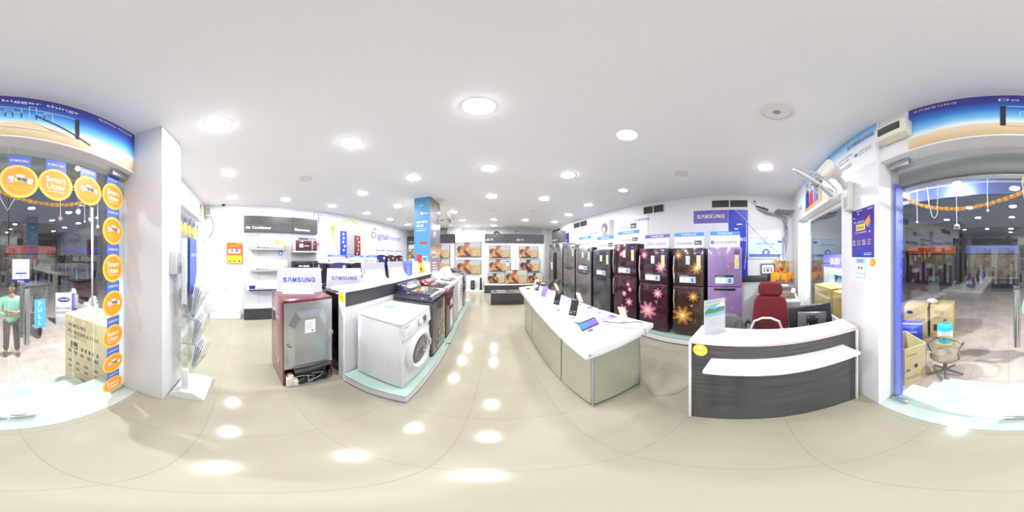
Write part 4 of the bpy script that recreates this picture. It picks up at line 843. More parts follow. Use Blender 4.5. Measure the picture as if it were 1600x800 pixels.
# ================================================================ FRIDGES SEEN FROM BEHIND AND THEIR SIGNS
def back_fridge(x0,x1,y0,y1,h,m,label,full):
    t=thing('small_refrigerator',label,'refrigerator',((x0+x1)/2,(y0+y1)/2,0),facing(1,0))  # back panel looks towards the aisle
    W_=(y1-y0)/2; D=(x1-x0)/2
    b=MB(); b.box(-W_,-D+.012,.29,W_,D-.05,h-.02,m,.004).box(-W_,-D+.012,.012,-W_+.02,-.02,.292,m).box(W_-.02,-D+.012,.012,W_,-.02,.292,m).box(-W_,-.02,.012,W_,D-.05,.292,m); b.build('cabinet',t)
    b=MB(); b.fr((0,D-.055,0)); b.box(-W_,D-.05,.02,W_,D+.02,h+.0,m,.012); b.build('door',t)
    b=MB(); b.box(-W_-.002,-D+.01,h-.03,W_+.002,D-.05,h,m,.006); b.tube([(-W_+.06,D-.06,h+.005),(-W_+.06,D-.03,h+.03),(-W_+.16,D-.03,h+.02)],.02,m,8); b.build('top_panel',t)
    # galvanised back with pressed relief
    b=MB(); f=-D; z0=.29; 
    o=[(-W_+.012,z0),(W_-.012,z0),(W_-.012,h-.03),(-W_+.012,h-.03)]
    i1=[(-W_+.05,z0+.02),(W_-.05,z0+.02),(W_-.05,h-.26),(W_-.12,h-.12),(-W_+.12,h-.12),(-W_+.05,h-.26)]
    i2=[(-W_+.11,z0+.06),(W_-.11,z0+.06),(W_-.11,h-.30),(W_-.17,h-.19),(-W_+.17,h-.19),(-W_+.11,h-.30)]
    b.box(-W_+.008,f+.004,z0-.0,W_-.008,f+.02,h-.025,GALV)
    b.fr((0,f+.004,0)); b.hull([(x_,f+.004,z_) for x_,z_ in i1],[(x_,f-.014,z_) for x_,z_ in i2],GALV)
    b.build('back_panel',t,smooth=False)
    if full:
        b=MB(); b.fr((0,f-.0145,0)); b.plate(-.055,h-.37,.055,h-.22,WINK,0,.001); b.ell(.025,h-.345,.014,.014,GRN,.002,10); b.lines(-.045,h-.32,.045,h-.24,4,LGREY,.002); b.build('rating_label',t)
        MB().lathe([(0,.003),(.04,.001),(.045,-.002)][::-1],CHROME,20,c=(-W_+.065,f+.002,.62),axis='-Y').build('round_plate',t); MB().lathe([(0,.004),(.045,.001),(.05,-.002)][::-1],CHROME,20,c=(W_-.04,f+.002,.70),axis='-Y').build('round_plate',t); MB().box(-W_+.04,f-.006,.612,-W_+.1,f,.625,DGREY).build('clip',t); MB().box(W_-.06,f-.02,.66,W_-.03,f,.70,CHROME).build('clip',t)
        # compressor bay
        b=MB(); b.tube([(-.08,f+.09,.14),(.15,f+.09,.14)],.085,BLACK,18); b.ball((-.08,f+.09,.14),.085,BLACK,14); b.ball((.15,f+.09,.14),.085,BLACK,14); b.build('compressor',t)
        b=MB(); b.hull([(-.15,f-.01,.21),(.22,f-.01,.235),(.22,f+.10,.245),(-.15,f+.10,.225)],[(-.16,f-.03,.255),(.23,f-.03,.285),(.23,f+.10,.288),(-.16,f+.10,.275)],DGREY); b.build('drip_tray',t)
        b=MB(); b.box(-W_+.03,f-.02,.02,-W_+.09,f+.06,.16,CREAM,.004).box(-W_+.09,f-.03,.02,-W_+.14,f+.04,.12,CREAM,.004).box(-W_+.05,f-.01,.16,-W_+.10,f+.05,.19,CREAM,.003); b.build('relay_box',t)
        b=MB(); b.box(-W_+.13,f-.012,.03,W_-.06,f-.002,.10,BLACK).box(-.02,f-.016,.045,.06,f-.011,.065,LGREY)
        for k in range(3): b.ball((-.08+k*.13,f-.014,.05),.022,BLACKM,10)
        b.build('support_bracket',t)
        b=MB(); b.tube([(-W_+.06,f-.02,.012),(-.05,f-.04,.012),(W_-.10,f-.03,.012),(W_-.03,f+.01,.03),(W_-.035,f+.02,.12)],.005,GREY,8)
        b.tube([(-W_+.1,f+.0,.14),(-.08,f-.015,.17),(.05,f-.01,.12),(.0,f-.02,.06),(.1,f-.02,.10),(.15,f-.01,.15),(.02,f-.01,.17)],.004,LGREY,6)
        b.tube([(-.02,f-.012,.16),(-.02,f-.018,.03)],.004,LGREY,6); b.tube([(-W_+.06,f-.018,.02),(-W_+.14,f-.03,.08),(-.06,f-.02,.14)],.003,GRN,6); b.build('cables',t)
        b=MB(); b.box(-W_+.02,f-.012,.0,W_-.02,f+.2,.012,GREY); b.box(-W_,D-.16,0,W_,D-.06,.012,BLACK); b.build('base_plate',t)
        b=MB(); b.fr((-W_-.001,0,0),(0,-1,0),(0,0,1)); b.rect(.06,.25,.09,.34,LGREY,.001); b.rect(.065,.27,.085,.32,WINK,.002); b.build('side_label',t)
    else: b=MB(); b.box(-W_+.02,f+.02,.012,W_-.02,f+.25,.2,BLACK,.01).box(-W_,-D+.012,0,W_,D-.05,.013,BLACK).box(-W_+.02,f-.02,.012,-W_+.08,f+.04,.15,CREAM,.004); b.build('compressor',t)
    return t
back_fridge(-2.0,-1.46,.39,.925,1.135,MAROON,'maroon small refrigerator seen from its bare galvanised back with exposed compressor',True)
back_fridge(-2.06,-1.50,1.04,1.60,1.13,mat('black_gloss_side',(.012,.012,.014),.15,coat=.5),'black small refrigerator squeezed between the maroon one and the washer counter',False)
def sign(p,q,z,h,label,front,zb=0):
    p=Vector(p);q=Vector(q);d=(q-p);w=d.length; c=(p+q)/2; rz=atan2(d.y,d.x)
    t=thing('tabletop_sign',label,'sign',(c.x,c.y,z),rz,'white folded signs on the appliances'); W_=w/2
    b=MB(); b.hull([(-W_,0,0),(W_,0,0),(W_,.004,0),(-W_,.004,0)],[(-W_*.96,.05,h),(W_*.96,.05,h),(W_*.96,.054,h),(-W_*.96,.054,h)],SIGNB if front else mat('shaded_white_card',(.36,.36,.40),.5)); b.build('board',t)  # same white card; rear board's shading is put into a darker colour
    if front:
        b=MB(); b.hull([(-W_*.68,.0,0),(W_*.62,.0,0),(W_*.62,-.11,0),(-W_*.68,-.11,0)],[(-W_*.68,.0,.004),(W_*.62,.0,.004),(W_*.62,-.11,.004),(-W_*.68,-.11,.004)],SIGNB); b.build('foot_flap',t)
        b=MB(); b.fr((0,0,0),(1,0,0),(0,.05,h)); b.txt('SAMSUNG',0,h*.42,h*.19,mat('wordmark_blue',(.02,.025,.36),.4),.002,w*.70,'c',.015); b.build('lettering',t)
    else:
        b=MB(); b.hull([(-W_*.62,-.14,0),(W_*.62,-.14,0),(W_*.62,-.136,0),(-W_*.62,-.136,0)],[(-W_*.62,.028,h*.66),(W_*.62,.028,h*.66),(W_*.62,.032,h*.66),(-W_*.62,.032,h*.66)],SIGNB)
        b.hull([(-W_*.66,-.13,0),(-W_*.64,-.13,0),(-W_*.94,.0,0),(-W_*.98,.0,0)],[(-W_*.64,.02,h*.64),(-W_*.62,.02,h*.64),(-W_*.62,.03,h*.64),(-W_*.64,.03,h*.64)],mat('cream_board',(.72,.68,.60),.5)); b.build('prop_flap',t)
sign((-1.90,.42),(-1.70,.93),1.136,.29,'white sign with blue wordmark standing on the maroon refrigerator',True)
sign((-1.90,1.10),(-1.63,1.50),1.131,.27,'white sign with blue wordmark standing on the black refrigerator',True)
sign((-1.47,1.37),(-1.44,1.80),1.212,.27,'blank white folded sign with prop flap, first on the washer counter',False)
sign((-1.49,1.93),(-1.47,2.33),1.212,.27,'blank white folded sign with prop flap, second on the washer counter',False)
def standing_box(x,y,w,d,h,m,label,fn,rz=LF):
    t=thing('product_carton',label,'box',(x,y,1.212),rz); MB().box(-w/2,-d/2,0,w/2,d/2,h,m,.003).build('carton',t)
    b=MB(); b.fr((0,-d/2-.001,0)); fn(b,w/2,h); b.build('print',t)
def f1(b,W_,h): b.txt('SAMSUNG',0,h*.85,h*.08,WINK,.001,W_*1.4,'c',.02); b.lines(-W_*.5,h*.1,W_*.2,h*.75,6,PALEB)
def f2(b,W_,h): b.rect(-W_,0,W_,h*.9,WINK,.001); b.ell(W_*.1,h*.4,W_*.4,h*.28,PALEB,.002); b.lines(-W_*.8,h*.7,W_*.5,h*.85,2,MBLUE)
def f3(b,W_,h): b.lines(-W_*.7,h*.65,W_*.6,h*.85,2,NAVY); b.ell(-W_*.1,h*.4,W_*.4,h*.2,NAVY,.002,14); b.rect(-W_*.8,h*.08,W_*.8,h*.16,DORG,.001)
def f4(b,W_,h): b.lines(-W_*.7,h*.2,W_*.6,h*.8,4,LGREY)
standing_box(-1.52,2.50,.26,.05,.27,MBLUE,'blue carton with pale print standing on the counter by the printed pillar',f1)
standing_box(-1.55,2.80,.24,.05,.25,WHITE,'white carton with pale blue picture on the counter beside the blue carton',f2)
standing_box(-1.55,3.06,.22,.05,.21,YEL,'yellow carton with dark blue drawing on the counter in front of the pillar',f3)
# ================================================================ COUNTER BEHIND THE WASHING MACHINES
P0=(-1.335,1.0); P1=(-1.375,4.9); ang=atan2(P1[1]-P0[1],P1[0]-P0[0])
t=thing('display_counter','long white counter partition with dark grain band behind the washing machine row','counter',(P0[0],P0[1],0),ang)
Lc=hypot(P1[0]-P0[0],P1[1]-P0[1])   # local x runs along the counter, local +y is the far side
MB().box(.0,.008,.0,Lc,.018,1.17,WHITE).build('partition',t)
MB().box(.0,.0,1.03,Lc,.008,1.19,WOODG).build('dark_band',t)
MB().box(-.012,-.0,0,.0,.105,1.19,WHITE).build('end_post',t)
b=MB(); b.box(-.012,-.005,1.19,2.18,.27,1.212,WHITE).box(2.18,-.005,1.19,2.83,.018,1.212,WHITE).box(2.83,-.005,1.19,Lc,.19,1.212,WHITE); b.build('top_board',t)
[MB().box(x,.018,1.0,x+.03,.22 if x<2 else .18,1.19,WHITE).build('bracket',t) for x in(.8,1.8,3.2)]
t=thing('round_sticker','yellow round sticker wrapped on the end corner of the washer counter','sticker',(-1.385,.985,1.13),0)
b=MB(); b.fr((0,0,0)); b.slab([(.05*cos(k*pi/12),.058*sin(k*pi/12)) for k in range(24)],YEL,0,.001); b.lines(-.02,-.02,.03,.02,2,DORG); b.build('sticker_sheet',t)
# platform
t=thing('display_platform','white curved platform with green glass top under the washing machine row','platform')
ep=[(-1.325,.965),(-1.0,.985),(-.655,1.05),(-.70,1.9),(-.76,2.7),(-.82,3.5),(-.85,4.3),(-.88,5.3)]; bp=[(-1.36,5.3),(-1.325,1.0)]
MB().prism(ep[:]+bp,0,.012,BLACKM).build('kickboard',t)
MB().prism(ep+bp,.012,.108,WHITE).build('platform_body',t); MB().prism(ep+bp,.108,.113,BLACKM).build('rubber_strip',t); MB().prism(ep+bp,.113,.12,GTOP).build('glass_top',t)
# front loader
t=thing('drum_washer','white front-loading washing machine with round door at the near end of the platform','washing machine',(-1.02,1.43,.12),facing(1,.03))
W_=.305; D=.27; h=.85
b=MB(); b.box(-W_,-D+.02,.02,W_,D,h-.03,WHITE,.012); b.box(-W_,-D+.004,.02,W_,-D+.03,h-.14,WHITE,.008)
[b.cyl((sx*(W_-.05),sy*(D-.05),0),(sx*(W_-.05),sy*(D-.05),.03),.02,BLACK,10) for sx in(-1,1) for sy in(-1,1)]
for k in range(9): b.box(-W_-.003,-.16+k*.035,.08,-W_,-.15+k*.035,.42+.02*(k%2),WHITE)
b.build('casing',t)
MB().box(-W_-.003,-D-.0,h-.035,W_+.003,D,h,WHITE,.010,3).build('top_lid',t)
pan=MB().hull([(-W_,-D-.012,h-.175),(W_,-D-.012,h-.175),(W_,-D+.03,h-.175),(-W_,-D+.03,h-.175)],[(-W_,-D+.0,h-.036),(W_,-D+.0,h-.036),(W_,-D+.03,h-.036),(-W_,-D+.03,h-.036)],WHITE).build('control_panel',t)
ux=(0,.012,.139)
b=MB(); b.fr((0,-D-.0125,h-.175),(1,0,0),ux); b.plate(-W_+.02,.02,-.09,.10,mat('pale_drawer',(.78,.78,.80),.3),0,.004); b.txt('SAMSUNG',-W_+.03,.112,.010,NAVY,.002,.08,bold=.02); b.txt('ecobubble',-W_+.06,.035,.012,GREY,.006); b.build('detergent_drawer',pan)
b=MB(); b.lathe([(.036,0),(.034,.02),(.028,.026),(0,.027)],WHITE,24,c=(.02,-D-.010,h-.10),axis='-Y'); b.lathe([(.04,0),(.04,.004),(.036,.004)],CHROME,24,c=(.02,-D-.009,h-.10),axis='-Y'); b.build('knob',pan)
b=MB(); b.fr((0,-D-.0125,h-.175),(1,0,0),ux); b.plate(.10,.02,.19,.115,GREY,0,.003); b.rect(.11,.05,.17,.1,DGREY,.004); b.lines(.21,.03,.27,.10,3,LGREY,.002); b.build('display',pan)
dr=bpy.data.objects.new('door',None); 
b=MB(); b.lathe([(.258,-.004),(.258,.012),(.24,.032),(.21,.042),(.185,.032),(.175,.008)],WHITE,48,c=(.01,-D,.405),axis='-Y'); dr=b.build('door',t)
b=MB(); b.lathe([(.178,.012),(.14,.026),(.07,.014),(0,.008)],mat('dark_door_glass',(.03,.035,.04),.05,coat=.8),40,c=(.01,-D,.405),axis='-Y'); b.build('door_glass',dr)
b=MB()
for k in range(60):
    a=random.uniform(0,2*pi); r=.13*random.random()**.5; b.ball((.01+r*cos(a),-D-.008-.018*r/.14-.002,.405+r*sin(a)),.004,CHROME,5)
b.build('drum_dots',dr)
b=MB(); b.box(.195,-D-.050,.37,.235,-D-.036,.45,LGREY,.005); b.build('handle',dr)
b=MB(); b.fr((.285,-D-.002,.68)); b.rect(-.012,-.07,.012,.07,KINK,.001); b.rect(-.01,-.0,.01,.05,GREY,.002); b.build('energy_label',t)
t=thing('top_label','small blue label stuck on top of the white front loader','label',(-1.14,1.48,.972),0); b=MB(); b.fr((0,0,0),(1,0,0),(0,1,0)); b.plate(-.05,-.05,.05,.05,BLUE,0,.0008); b.lines(-.03,-.03,.03,.03,3,WINK); b.build('label_sheet',t)
# top loaders
def top_loader(x,y,w,d,h,body,lid,panel,label,deco=None,hump=.12):
    t=thing('top_load_washer',label,'washing machine',(x-d/2,y,.12),facing(1,.03),'top-loading washing machines on the platform'); W_=w/2; D=d/2
    b=MB(); b.box(-W_,-D+.012,.04,W_,D,h-.09,body,.02,3); b.box(-W_+.03,-D+.02,.0,W_-.03,D-.02,.05,BLACK,.006); b.build('casing',t)
    sh=lambda z,i:[(-W_+i,-D+i,z),(W_-i,-D+i,z),(W_-i,D-i*.4,z),(-W_+i,D-i*.4,z)]
    b=MB(); v0=sh(h-.10,0); v1=[(-W_,-D,h-.045),(W_,-D,h-.045),(W_,D,h-.0),(-W_,D,h)]; v2=[(-W_+.03,-D+.035,h-.02),(W_-.03,-D+.035,h-.02),(W_-.03,D-.02,h+.03),(-W_+.03,D-.02,h+.03)]
    b.hull(v0,v1,panel); b.hull(v1,v2,panel); o=b.build('top_cover',t,bev=.008)
    b=MB(); pr=[(.0,h+.012),(.04,h+.05),(.09,h+hump*.9),(.15,h+hump),(D-.02,h+hump*.75),(D,h+.02)]
    pr=[(D-.20+p[0]*.95 if p[0]<.16 else p[0],p[1]) for p in pr]
    b.hull([(-W_+.015,p[0],p[1]) for p in pr],[(W_-.015,p[0],p[1]) for p in pr],panel); b.build('control_housing',t,bev=.02)
    b=MB(); b.hull([(-W_+.06,-D+.06,h-.014),(W_-.06,-D+.06,h-.014),(W_-.06,D-.21,h+.014),(-W_+.06,D-.21,h+.014)],[(-W_+.07,-D+.07,h+.002),(W_-.07,-D+.07,h+.002),(W_-.07,D-.22,h+.03),(-W_+.07,D-.22,h+.03)],lid); L_=b.build('lid',t)
    b=MB(); b.hull([(-W_+.05,-D+.03,h-.026),(W_-.05,-D+.03,h-.026),(W_-.05,-D+.06,h-.018),(-W_+.05,-D+.06,h-.018)],[(-W_+.06,-D+.035,h-.010),(W_-.06,-D+.035,h-.010),(W_-.06,-D+.06,h-.002),(-W_+.06,-D+.06,h-.002)],CHROME); b.build('lid_trim',L_)
    if deco:
        b=MB(); b.fr((0,-D+.0105,0)); deco(b,W_,h); b.build('front_print',t)
    return t
def decoflower(b,W_,h):
    for x_,z_,r in((.1,.2,.10),(-.08,.12,.08),(.15,.38,.07),(-.02,.32,.08),(.06,.55,.06),(-.15,.25,.05)): flower(b,x_,z_,r,mat('olive_petal',(.20,.17,.05),.3),mat('straw_petal',(.38,.33,.14),.3),YG,5,r*40)
def decolabel(b,W_,h): b.rect(-.04,.5,.14,.56,KINK,.001); b.rect(-.04,.12,.15,.48,LGREY,.001); b.rect(-.02,.15,.1,.3,PALEB,.002); [b.rect(-.03,.56+k*.04,.15,.58+k*.04,WINK,.002) for k in range(3)]
def decowhite(b,W_,h): [b.rect(-.02,.45+k*.07,.14,.49+k*.07,KINK,.001) for k in range(4)]; b.rect(0,.3,.12,.42,GREY,.001)
SMOKE=mat('smoked_lid',(.05,.055,.05),.08,coat=.8)
PUR=mat('dark_plum_plastic',(.025,.018,.045),.12,coat=.8)
top_loader(-.765,2.12,.56,.58,.94,noisy('plum_steel',(.06,.055,.05),(.11,.105,.095),(2,2,2),.2,coat=.5),SMOKE,PUR,'dark plum top-loading washing machine with golden leaf print behind the white one',decoflower,.13)
top_loader(-.785,2.73,.54,.55,.93,mat('wine_steel',(.10,.015,.02),.2,coat=.5),SMOKE,mat('wine_plastic',(.16,.012,.02),.12,coat=.8),'wine red top-loading washing machine third in the platform row',decolabel,.10)
top_loader(-.84,3.32,.53,.50,.95,mat('silver_body',(.50,.50,.53),.3,.3),SMOKE,mat('silver_plastic',(.55,.55,.58),.25),'silver grey top-loading washing machine fourth in the platform row',None,.14)
top_loader(-.88,3.95,.55,.47,.98,WHITE,mat('grey_lid',(.35,.36,.38),.15,coat=.5),WHITE,'white top-loading washing machine with black stickers fifth in the platform row',decowhite,.20)
top_loader(-.91,4.62,.56,.44,1.0,mat('charcoal_body',(.03,.03,.035),.25,coat=.5),SMOKE,PUR,'charcoal top-loading washing machine last in the platform row',decowhite,.12)
t=thing('small_hook','tiny dark metal hook on the platform edge below the plum washer','hook',(-.74,2.30,.12)); MB().tube([(0,0,.006),(.05,.0,.03),(.07,.02,.005),(.03,.02,.004)],.006,DGREY,8).build('hook_wire',t)

# pillar wrap
t=thing('pillar_wrap','blue printed wrap with red and blue fridge pictures on the pillar in the shop','wrap',(-1.575,3.198,0),0)
WRB=grad('pillar_blue',[(0,(.80,.74,.50)),(.12,(.75,.70,.45)),(.16,(.55,.40,.12)),(.18,(.06,.22,.40)),(1,(.07,.24,.44))],1.15,2.9)
b=MB(); b.box(-.195,-.006,1.0,.195,0,2.9,WRB); b.build('front_sheet',t)
b=MB(); b.fr((0,-.007,0)); b.ell(.0,2.52,.025,.03,WINK,.001,14); b.txt('Smart Store',.04,2.505,.03,WINK,.001,.12); b.txt("DON'T SETTLE",-.13,2.30,.045,WINK,.001,.26,bold=.03); b.txt('FOR LESS',-.13,2.22,.045,WINK,.001,.17,bold=.03); b.rect(-.13,2.18,.13,2.183,WINK,.001); b.lines(-.13,2.12,.13,2.15,1,WINK); b.rect(-.05,1.83,.13,1.88,RED,.001); b.rect(-.06,2.7,.04,2.73,TAN,.001)
b.rect(-.13,1.30,.0,1.60,RED,.001); b.rect(-.12,1.5,-.01,1.505,KINK,.002); b.rect(.01,1.30,.13,1.57,PALEB,.001); b.ell(.07,1.40,.035,.05,WINK,.002,14); b.rect(.02,1.46,.12,1.55,MBLUE,.002); b.txt('Make for India',0,1.24,.02,GINK,.001,.2,'c'); b.build('front_print',t)
WRG=grad('pillar_photo',[(0,(.22,.19,.20)),(.35,(.28,.24,.26)),(.42,(.60,.45,.28)),(.5,(.20,.15,.15)),(.7,(.30,.30,.40)),(.85,(.55,.50,.50)),(1,(.30,.22,.16))],1.0,2.9,.15,wob=.3)
b=MB(); b.box(.195,0,1.0,.2,.60,2.9,WRG).build('side_sheet',t)
b=MB(); b.fr((.2,0,0),(0,1,0),(0,0,1)); b.txt('SUHD',.12,2.2,.10,WINK,.001,.22,bold=.02); b.txt('JOY',.16,2.02,.10,WINK,.001,.18,bold=.03); b.txt('Series',.1,1.62,.06,WINK,.001); b.txt('Smart TV',.1,1.52,.06,WINK,.001,.3); b.lines(.1,1.15,.4,1.45,5,WINK); b.build('side_print',t)
t=thing('wall_fan','small wall fan with round wire guard fixed to the printed pillar','wall fan',(-1.36,3.62,2.42),LF)
b=MB(); b.box(-.03,-.05,-.08,.03,-.0,.05,GREY,.006).tube([(0,-.04,0),(0,-.16,.02)],.02,GREY,10); b.build('bracket',t)
b=MB(); b.X=Matrix.Translation((.05,-.26,.03))@Matrix.Rotation(radians(68),4,'X')@Matrix.Rotation(radians(25),4,'Y')
b.tube([(.2*cos(a*pi/16),.2*sin(a*pi/16),0) for a in range(32)],.009,LGREY,6,True); 
for k in range(24): a=2*pi*k/24; b.tube([(.2*cos(a),.2*sin(a),0),(.03*cos(a),.03*sin(a),.05)],.0018,WIRE,4); b.tube([(.2*cos(a),.2*sin(a),0),(.03*cos(a),.03*sin(a),-.05)],.0018,WIRE,4)
b.build('guard',t)
b=MB(); b.X=Matrix.Translation((.05,-.26,.03))@Matrix.Rotation(radians(68),4,'X')@Matrix.Rotation(radians(25),4,'Y'); b.cyl((0,0,-.04),(0,0,.08),.04,GREY)
for k in range(3): R_=Matrix.Rotation(2*pi*k/3,4,'Z'); top=[tuple(R_@Vector(p)) for p in((.03,-.03,.01),(.17,-.06,.02),(.17,.04,-.01),(.03,.03,-.01))]; b.hull([(p[0],p[1],p[2]-.003) for p in top],top,GREY)
b.build('blades',t)

# ================================================================ TV WALL
EM={}
def em(n,c,s=1.0): return mat('screen_'+n,c,.3,emit=s)
SC_BG=noisy('screen_sand',(.95,.72,.30),(1,.92,.66),(9,9,9),.3); 
for nm,(a_,b_) in dict(screen_field=((.95,.62,.22),(1,.90,.62)),screen_skyhaze=((.85,.93,1),(1,1,1))).items():
    m=noisy(nm,a_,b_,(14,14,14),.3,detail=5,ramp=(.42,.58)); bs=m.node_tree.nodes['Principled BSDF']; rr=[n for n in m.node_tree.nodes if n.type=='VALTORGB'][0]; lk(m,rr.outputs[0],bs.inputs['Emission Color']); bs.inputs['Emission Strength'].default_value=.62; 
    for l in list(m.node_tree.links):
        if l.to_socket==bs.inputs['Base Color']: m.node_tree.links.remove(l)
    bs.inputs['Base Color'].default_value=(.02,.02,.02,1)
SK=em('amber',(.80,.27,.10),.6); SKD=em('umber',(.28,.08,.04),.6); SKL=em('peach',(1,.50,.28),.65); SKK=em('dusk',(.07,.04,.04),.6)
def tv_image(b,w,h,dark=False):
    W_=w/2
    f=lambda p:[(x_*w-W_,y_*h) for x_,y_ in p]
    b.rect(-W_,0,W_,h,MATS['screen_field'],.001); b.poly(f([(0,.72),(.3,.80),(.75,.62),(1,.70),(1,1),(0,1)]),MATS['screen_skyhaze'],.0014)
    A,B_,Cc=(SK,SKD,SKL) if not dark else (SKD,SKK,SK)
    b.poly(f([(.06,.0),(.06,.35),(.12,.62),(.22,.74),(.36,.72),(.40,.45),(.55,.25),(.62,0)]),A,.0018)
    b.poly(f([(.05,.30),(.0,.55),(.08,.74),(.2,.78),(.15,.55),(.12,.35)]),B_,.0022)
    b.poly(f([(.32,.70),(.30,.95),(.38,1.0),(.50,1.0),(.53,.85),(.48,.70),(.40,.62)]),A,.0026)
    b.poly(f([(.34,.93),(.36,1.0),(.54,1.0),(.55,.9),(.5,.95)]),B_,.003)
    b.poly(f([(.40,.66),(.55,.64),(.66,.40),(.64,.12),(.56,.10),(.50,.38)]),Cc,.003)
    b.poly(f([(.20,.0),(.26,.38),(.36,.45),(.48,.22),(.60,.10),(.60,0)]),B_,.0034); b.poly(f([(.10,.10),(.16,.50),(.24,.52),(.28,.30),(.40,.06)]),Cc,.0038)
    b.rect(-W_,0,-W_+.12*w*.8,h*.18,em('yellow',(1,.75,.05),.8),.004)
def television(xc,y,z,w,h,label,dark=False,stand=False,tilt=0,sticker=False):
    t=thing('television',label,'television',(xc,y,z),tilt,'televisions on the rear display wall'); W_=w/2
    MB().box(-W_,-.0,0,W_,.035,h,BLACK,.004).build('screen_body',t)
    b=MB(); b.fr((0,-.001,.012)); b.add([],[],BLACK); b.o=Vector((0,-.001,.014)); tv_image(b,w-.024,h-.026,dark); b.build('screen_picture',t)
    b=MB(); b.box(-W_*.3,.035,h*.25,W_*.3,.06,h*.75,BLACKM); 
    if not stand: b.build('wall_bracket',t)
    if stand:
        MB().box(-W_*.65,-.07,-.03,-W_*.60,.10,.0,STEEL,.004).build('leg',t); MB().box(W_*.60,-.07,-.03,W_*.65,.10,.0,STEEL,.004).build('leg',t)
    if sticker: b=MB(); b.fr((0,-.007,0)); b.rect(W_*.62,h*.45,W_*.85,h*.95,PALEB,.001); b.rect(W_*.65,h*.75,W_*.82,h*.88,NAVY,.002); b.build('screen_sticker',t)
    return t
YT=7.15
t=thing('tv_display_wall','white panelled television wall with dark grain header reading LED TV','display unit',(0,YT,0),0)
MB().box(-.506,.02,.06,2.11,.12,2.15,noisy('pale_panel',(.76,.77,.79),(.80,.81,.83),(3,3,3),.4)).build('back_panel',t)
MB().box(-.506,-.06,2.16,2.11,.12,2.54,WOODG).build('header_box',t)
b=MB(); b.fr((0,-.061,0)); b.txt('LED TV',-.46,2.24,.085,WINK,.002,.30); b.txt('LED TV',.87,2.24,.085,WINK,.002,.30); b.rect(.84,2.16,.845,2.54,KINK,.001); b.build('lettering',t)
b=MB(); b.fr((0,.019,0)); [b.rect(x,.4,x+.012,2.15,GREY,.001) for x in(.43,.83,1.70)]; b.build('panel_slots',t)
b=MB(); b.box(-.506,-.40,.34,2.11,.02,.365,WHITE).build('base_top',t); MB().box(-.506,-.40,0,2.11,.02,.34,WOODG).build('base_front',t)
b=MB(); b.box(2.11,-.02,.0,2.17,.12,2.2,LGREY); b.build('end_panel',t)
t=thing('tv_display_wall','white television wall section with header reading SMART TV','display unit',(-1.18,YT,0),0)
MB().box(-.67,.02,.05,.67,.12,2.54,WHITE).build('back_panel',t); MB().box(-.67,-.03,2.19,.67,.02,2.56,mat('smart_header',(.86,.88,.86),.4)).build('header_box',t)
b=MB(); b.fr((0,-.031,0)); b.txt('SM',-.30,2.24,.10,YEL,.002,.17,bold=.01); b.txt('ART TV',-.10,2.24,.10,GINK,.002,.46); b.build('lettering',t)
MB().box(-.67,-.30,0,.67,.02,.10,WHITE,.004).build('base',t)
t=thing('tv_display_wall','dark-headed white television wall section behind the printed pillar','display unit',(-3.1,YT,0),0)
MB().box(-1.2,.02,0,1.2,.12,2.17,MATS['pale_panel']).build('back_panel',t); b=MB(); b.box(-1.2,-.06,2.17,1.2,.12,2.57,WOODG); b.fr((0,-.061,0)); b.txt('Mobile',-1.15,2.24,.07,WINK,.002); b.build('header_box',t); MB().box(-1.2,-.30,0,1.2,.02,.30,WOODG).build('base_front',t)
television(-1.226,YT-.05,1.54,1.10,.64,'large wall television under the SMART TV header, upper one')
television(-1.226,YT-.05,.78,1.10,.62,'large wall television under the SMART TV header, lower one')
television(.134,YT-.05,1.50,.915,.52,'television top of the left column under the LED TV header')
television(.134,YT-.05,.905,.94,.525,'television with blue screen sticker, middle of the left column under the LED TV header',sticker=True)
television(1.42,YT-.05,1.50,.86,.50,'television top of the right column under the LED TV header')
television(1.472,YT-.05,.885,.91,.53,'darker television, middle of the right column under the LED TV header',True)
television(-.02,YT-.16,.395,.745,.43,'small dark-toned television standing at the left end of the dark grain base',True,True)
television(1.70,YT-.16,.395,.68,.43,'small dark-toned television standing at the right end of the dark grain base',True,True)
television(.842,YT-.30,.395,.93,.58,'brightest television standing in front at the middle of the dark grain base',False,True)
television(-3.98,YT-.05,1.47,.55,.45,'small television at far left between the wall lettering and the printed pillar')
television(-2.52,YT-.05,1.48,.85,.60,'television upper one just right of the printed pillar')
television(-2.52,YT-.05,.86,.85,.56,'television lower one just right of the printed pillar')
t=thing('floor_speaker','short black box speaker on the white base beside the SMART TV section','speaker',(-1.03,6.98,.10)); MB().box(-.08,-.08,0,.08,.08,.40,BLACKM,.008).build('speaker_box',t); b=MB(); b.fr((0,-.081,0)); b.ell(0,.28,.05,.05,DGREY,.001); b.ell(0,.13,.06,.06,DGREY,.001); b.build('drivers',t)
t=thing('floor_speaker','tall slim black tower speaker on a round foot beside the SMART TV section','speaker',(-.68,6.98,.10)); MB().box(-.04,-.04,.02,.04,.04,.53,BLACKM,.008).build('speaker_tower',t); MB().lathe([(.09,0),(.09,.01),(.03,.03)],BLACK,24).build('round_foot',t)
t=thing('display_podium','low dark grain podium on the floor in front of the television base','podium',(.34,5.35,0)); MB().box(-.52,-.28,0,.52,.25,.37,WOODG,.003).build('podium_body',t); MB().box(-.525,-.285,.37,.525,.255,.39,mat('dark_glass_top',(.12,.12,.13),.08,coat=.5)).build('podium_top',t); b=MB(); b.fr((0,0,.391),(1,0,0),(0,1,0)); b.lines(-.48,-.24,.05,-.18,1,LGREY); b.build('top_print',t)
t=thing('wall_print','faded photo print of a dark-haired person on the rear wall above the LED TV header','wall graphic',(0,7.795,0)); b=MB(); b.box(-.5,-.006,2.2,2.2,0,2.86,mat('grey_print',(.50,.50,.53),.5)); b.build('print_sheet',t)
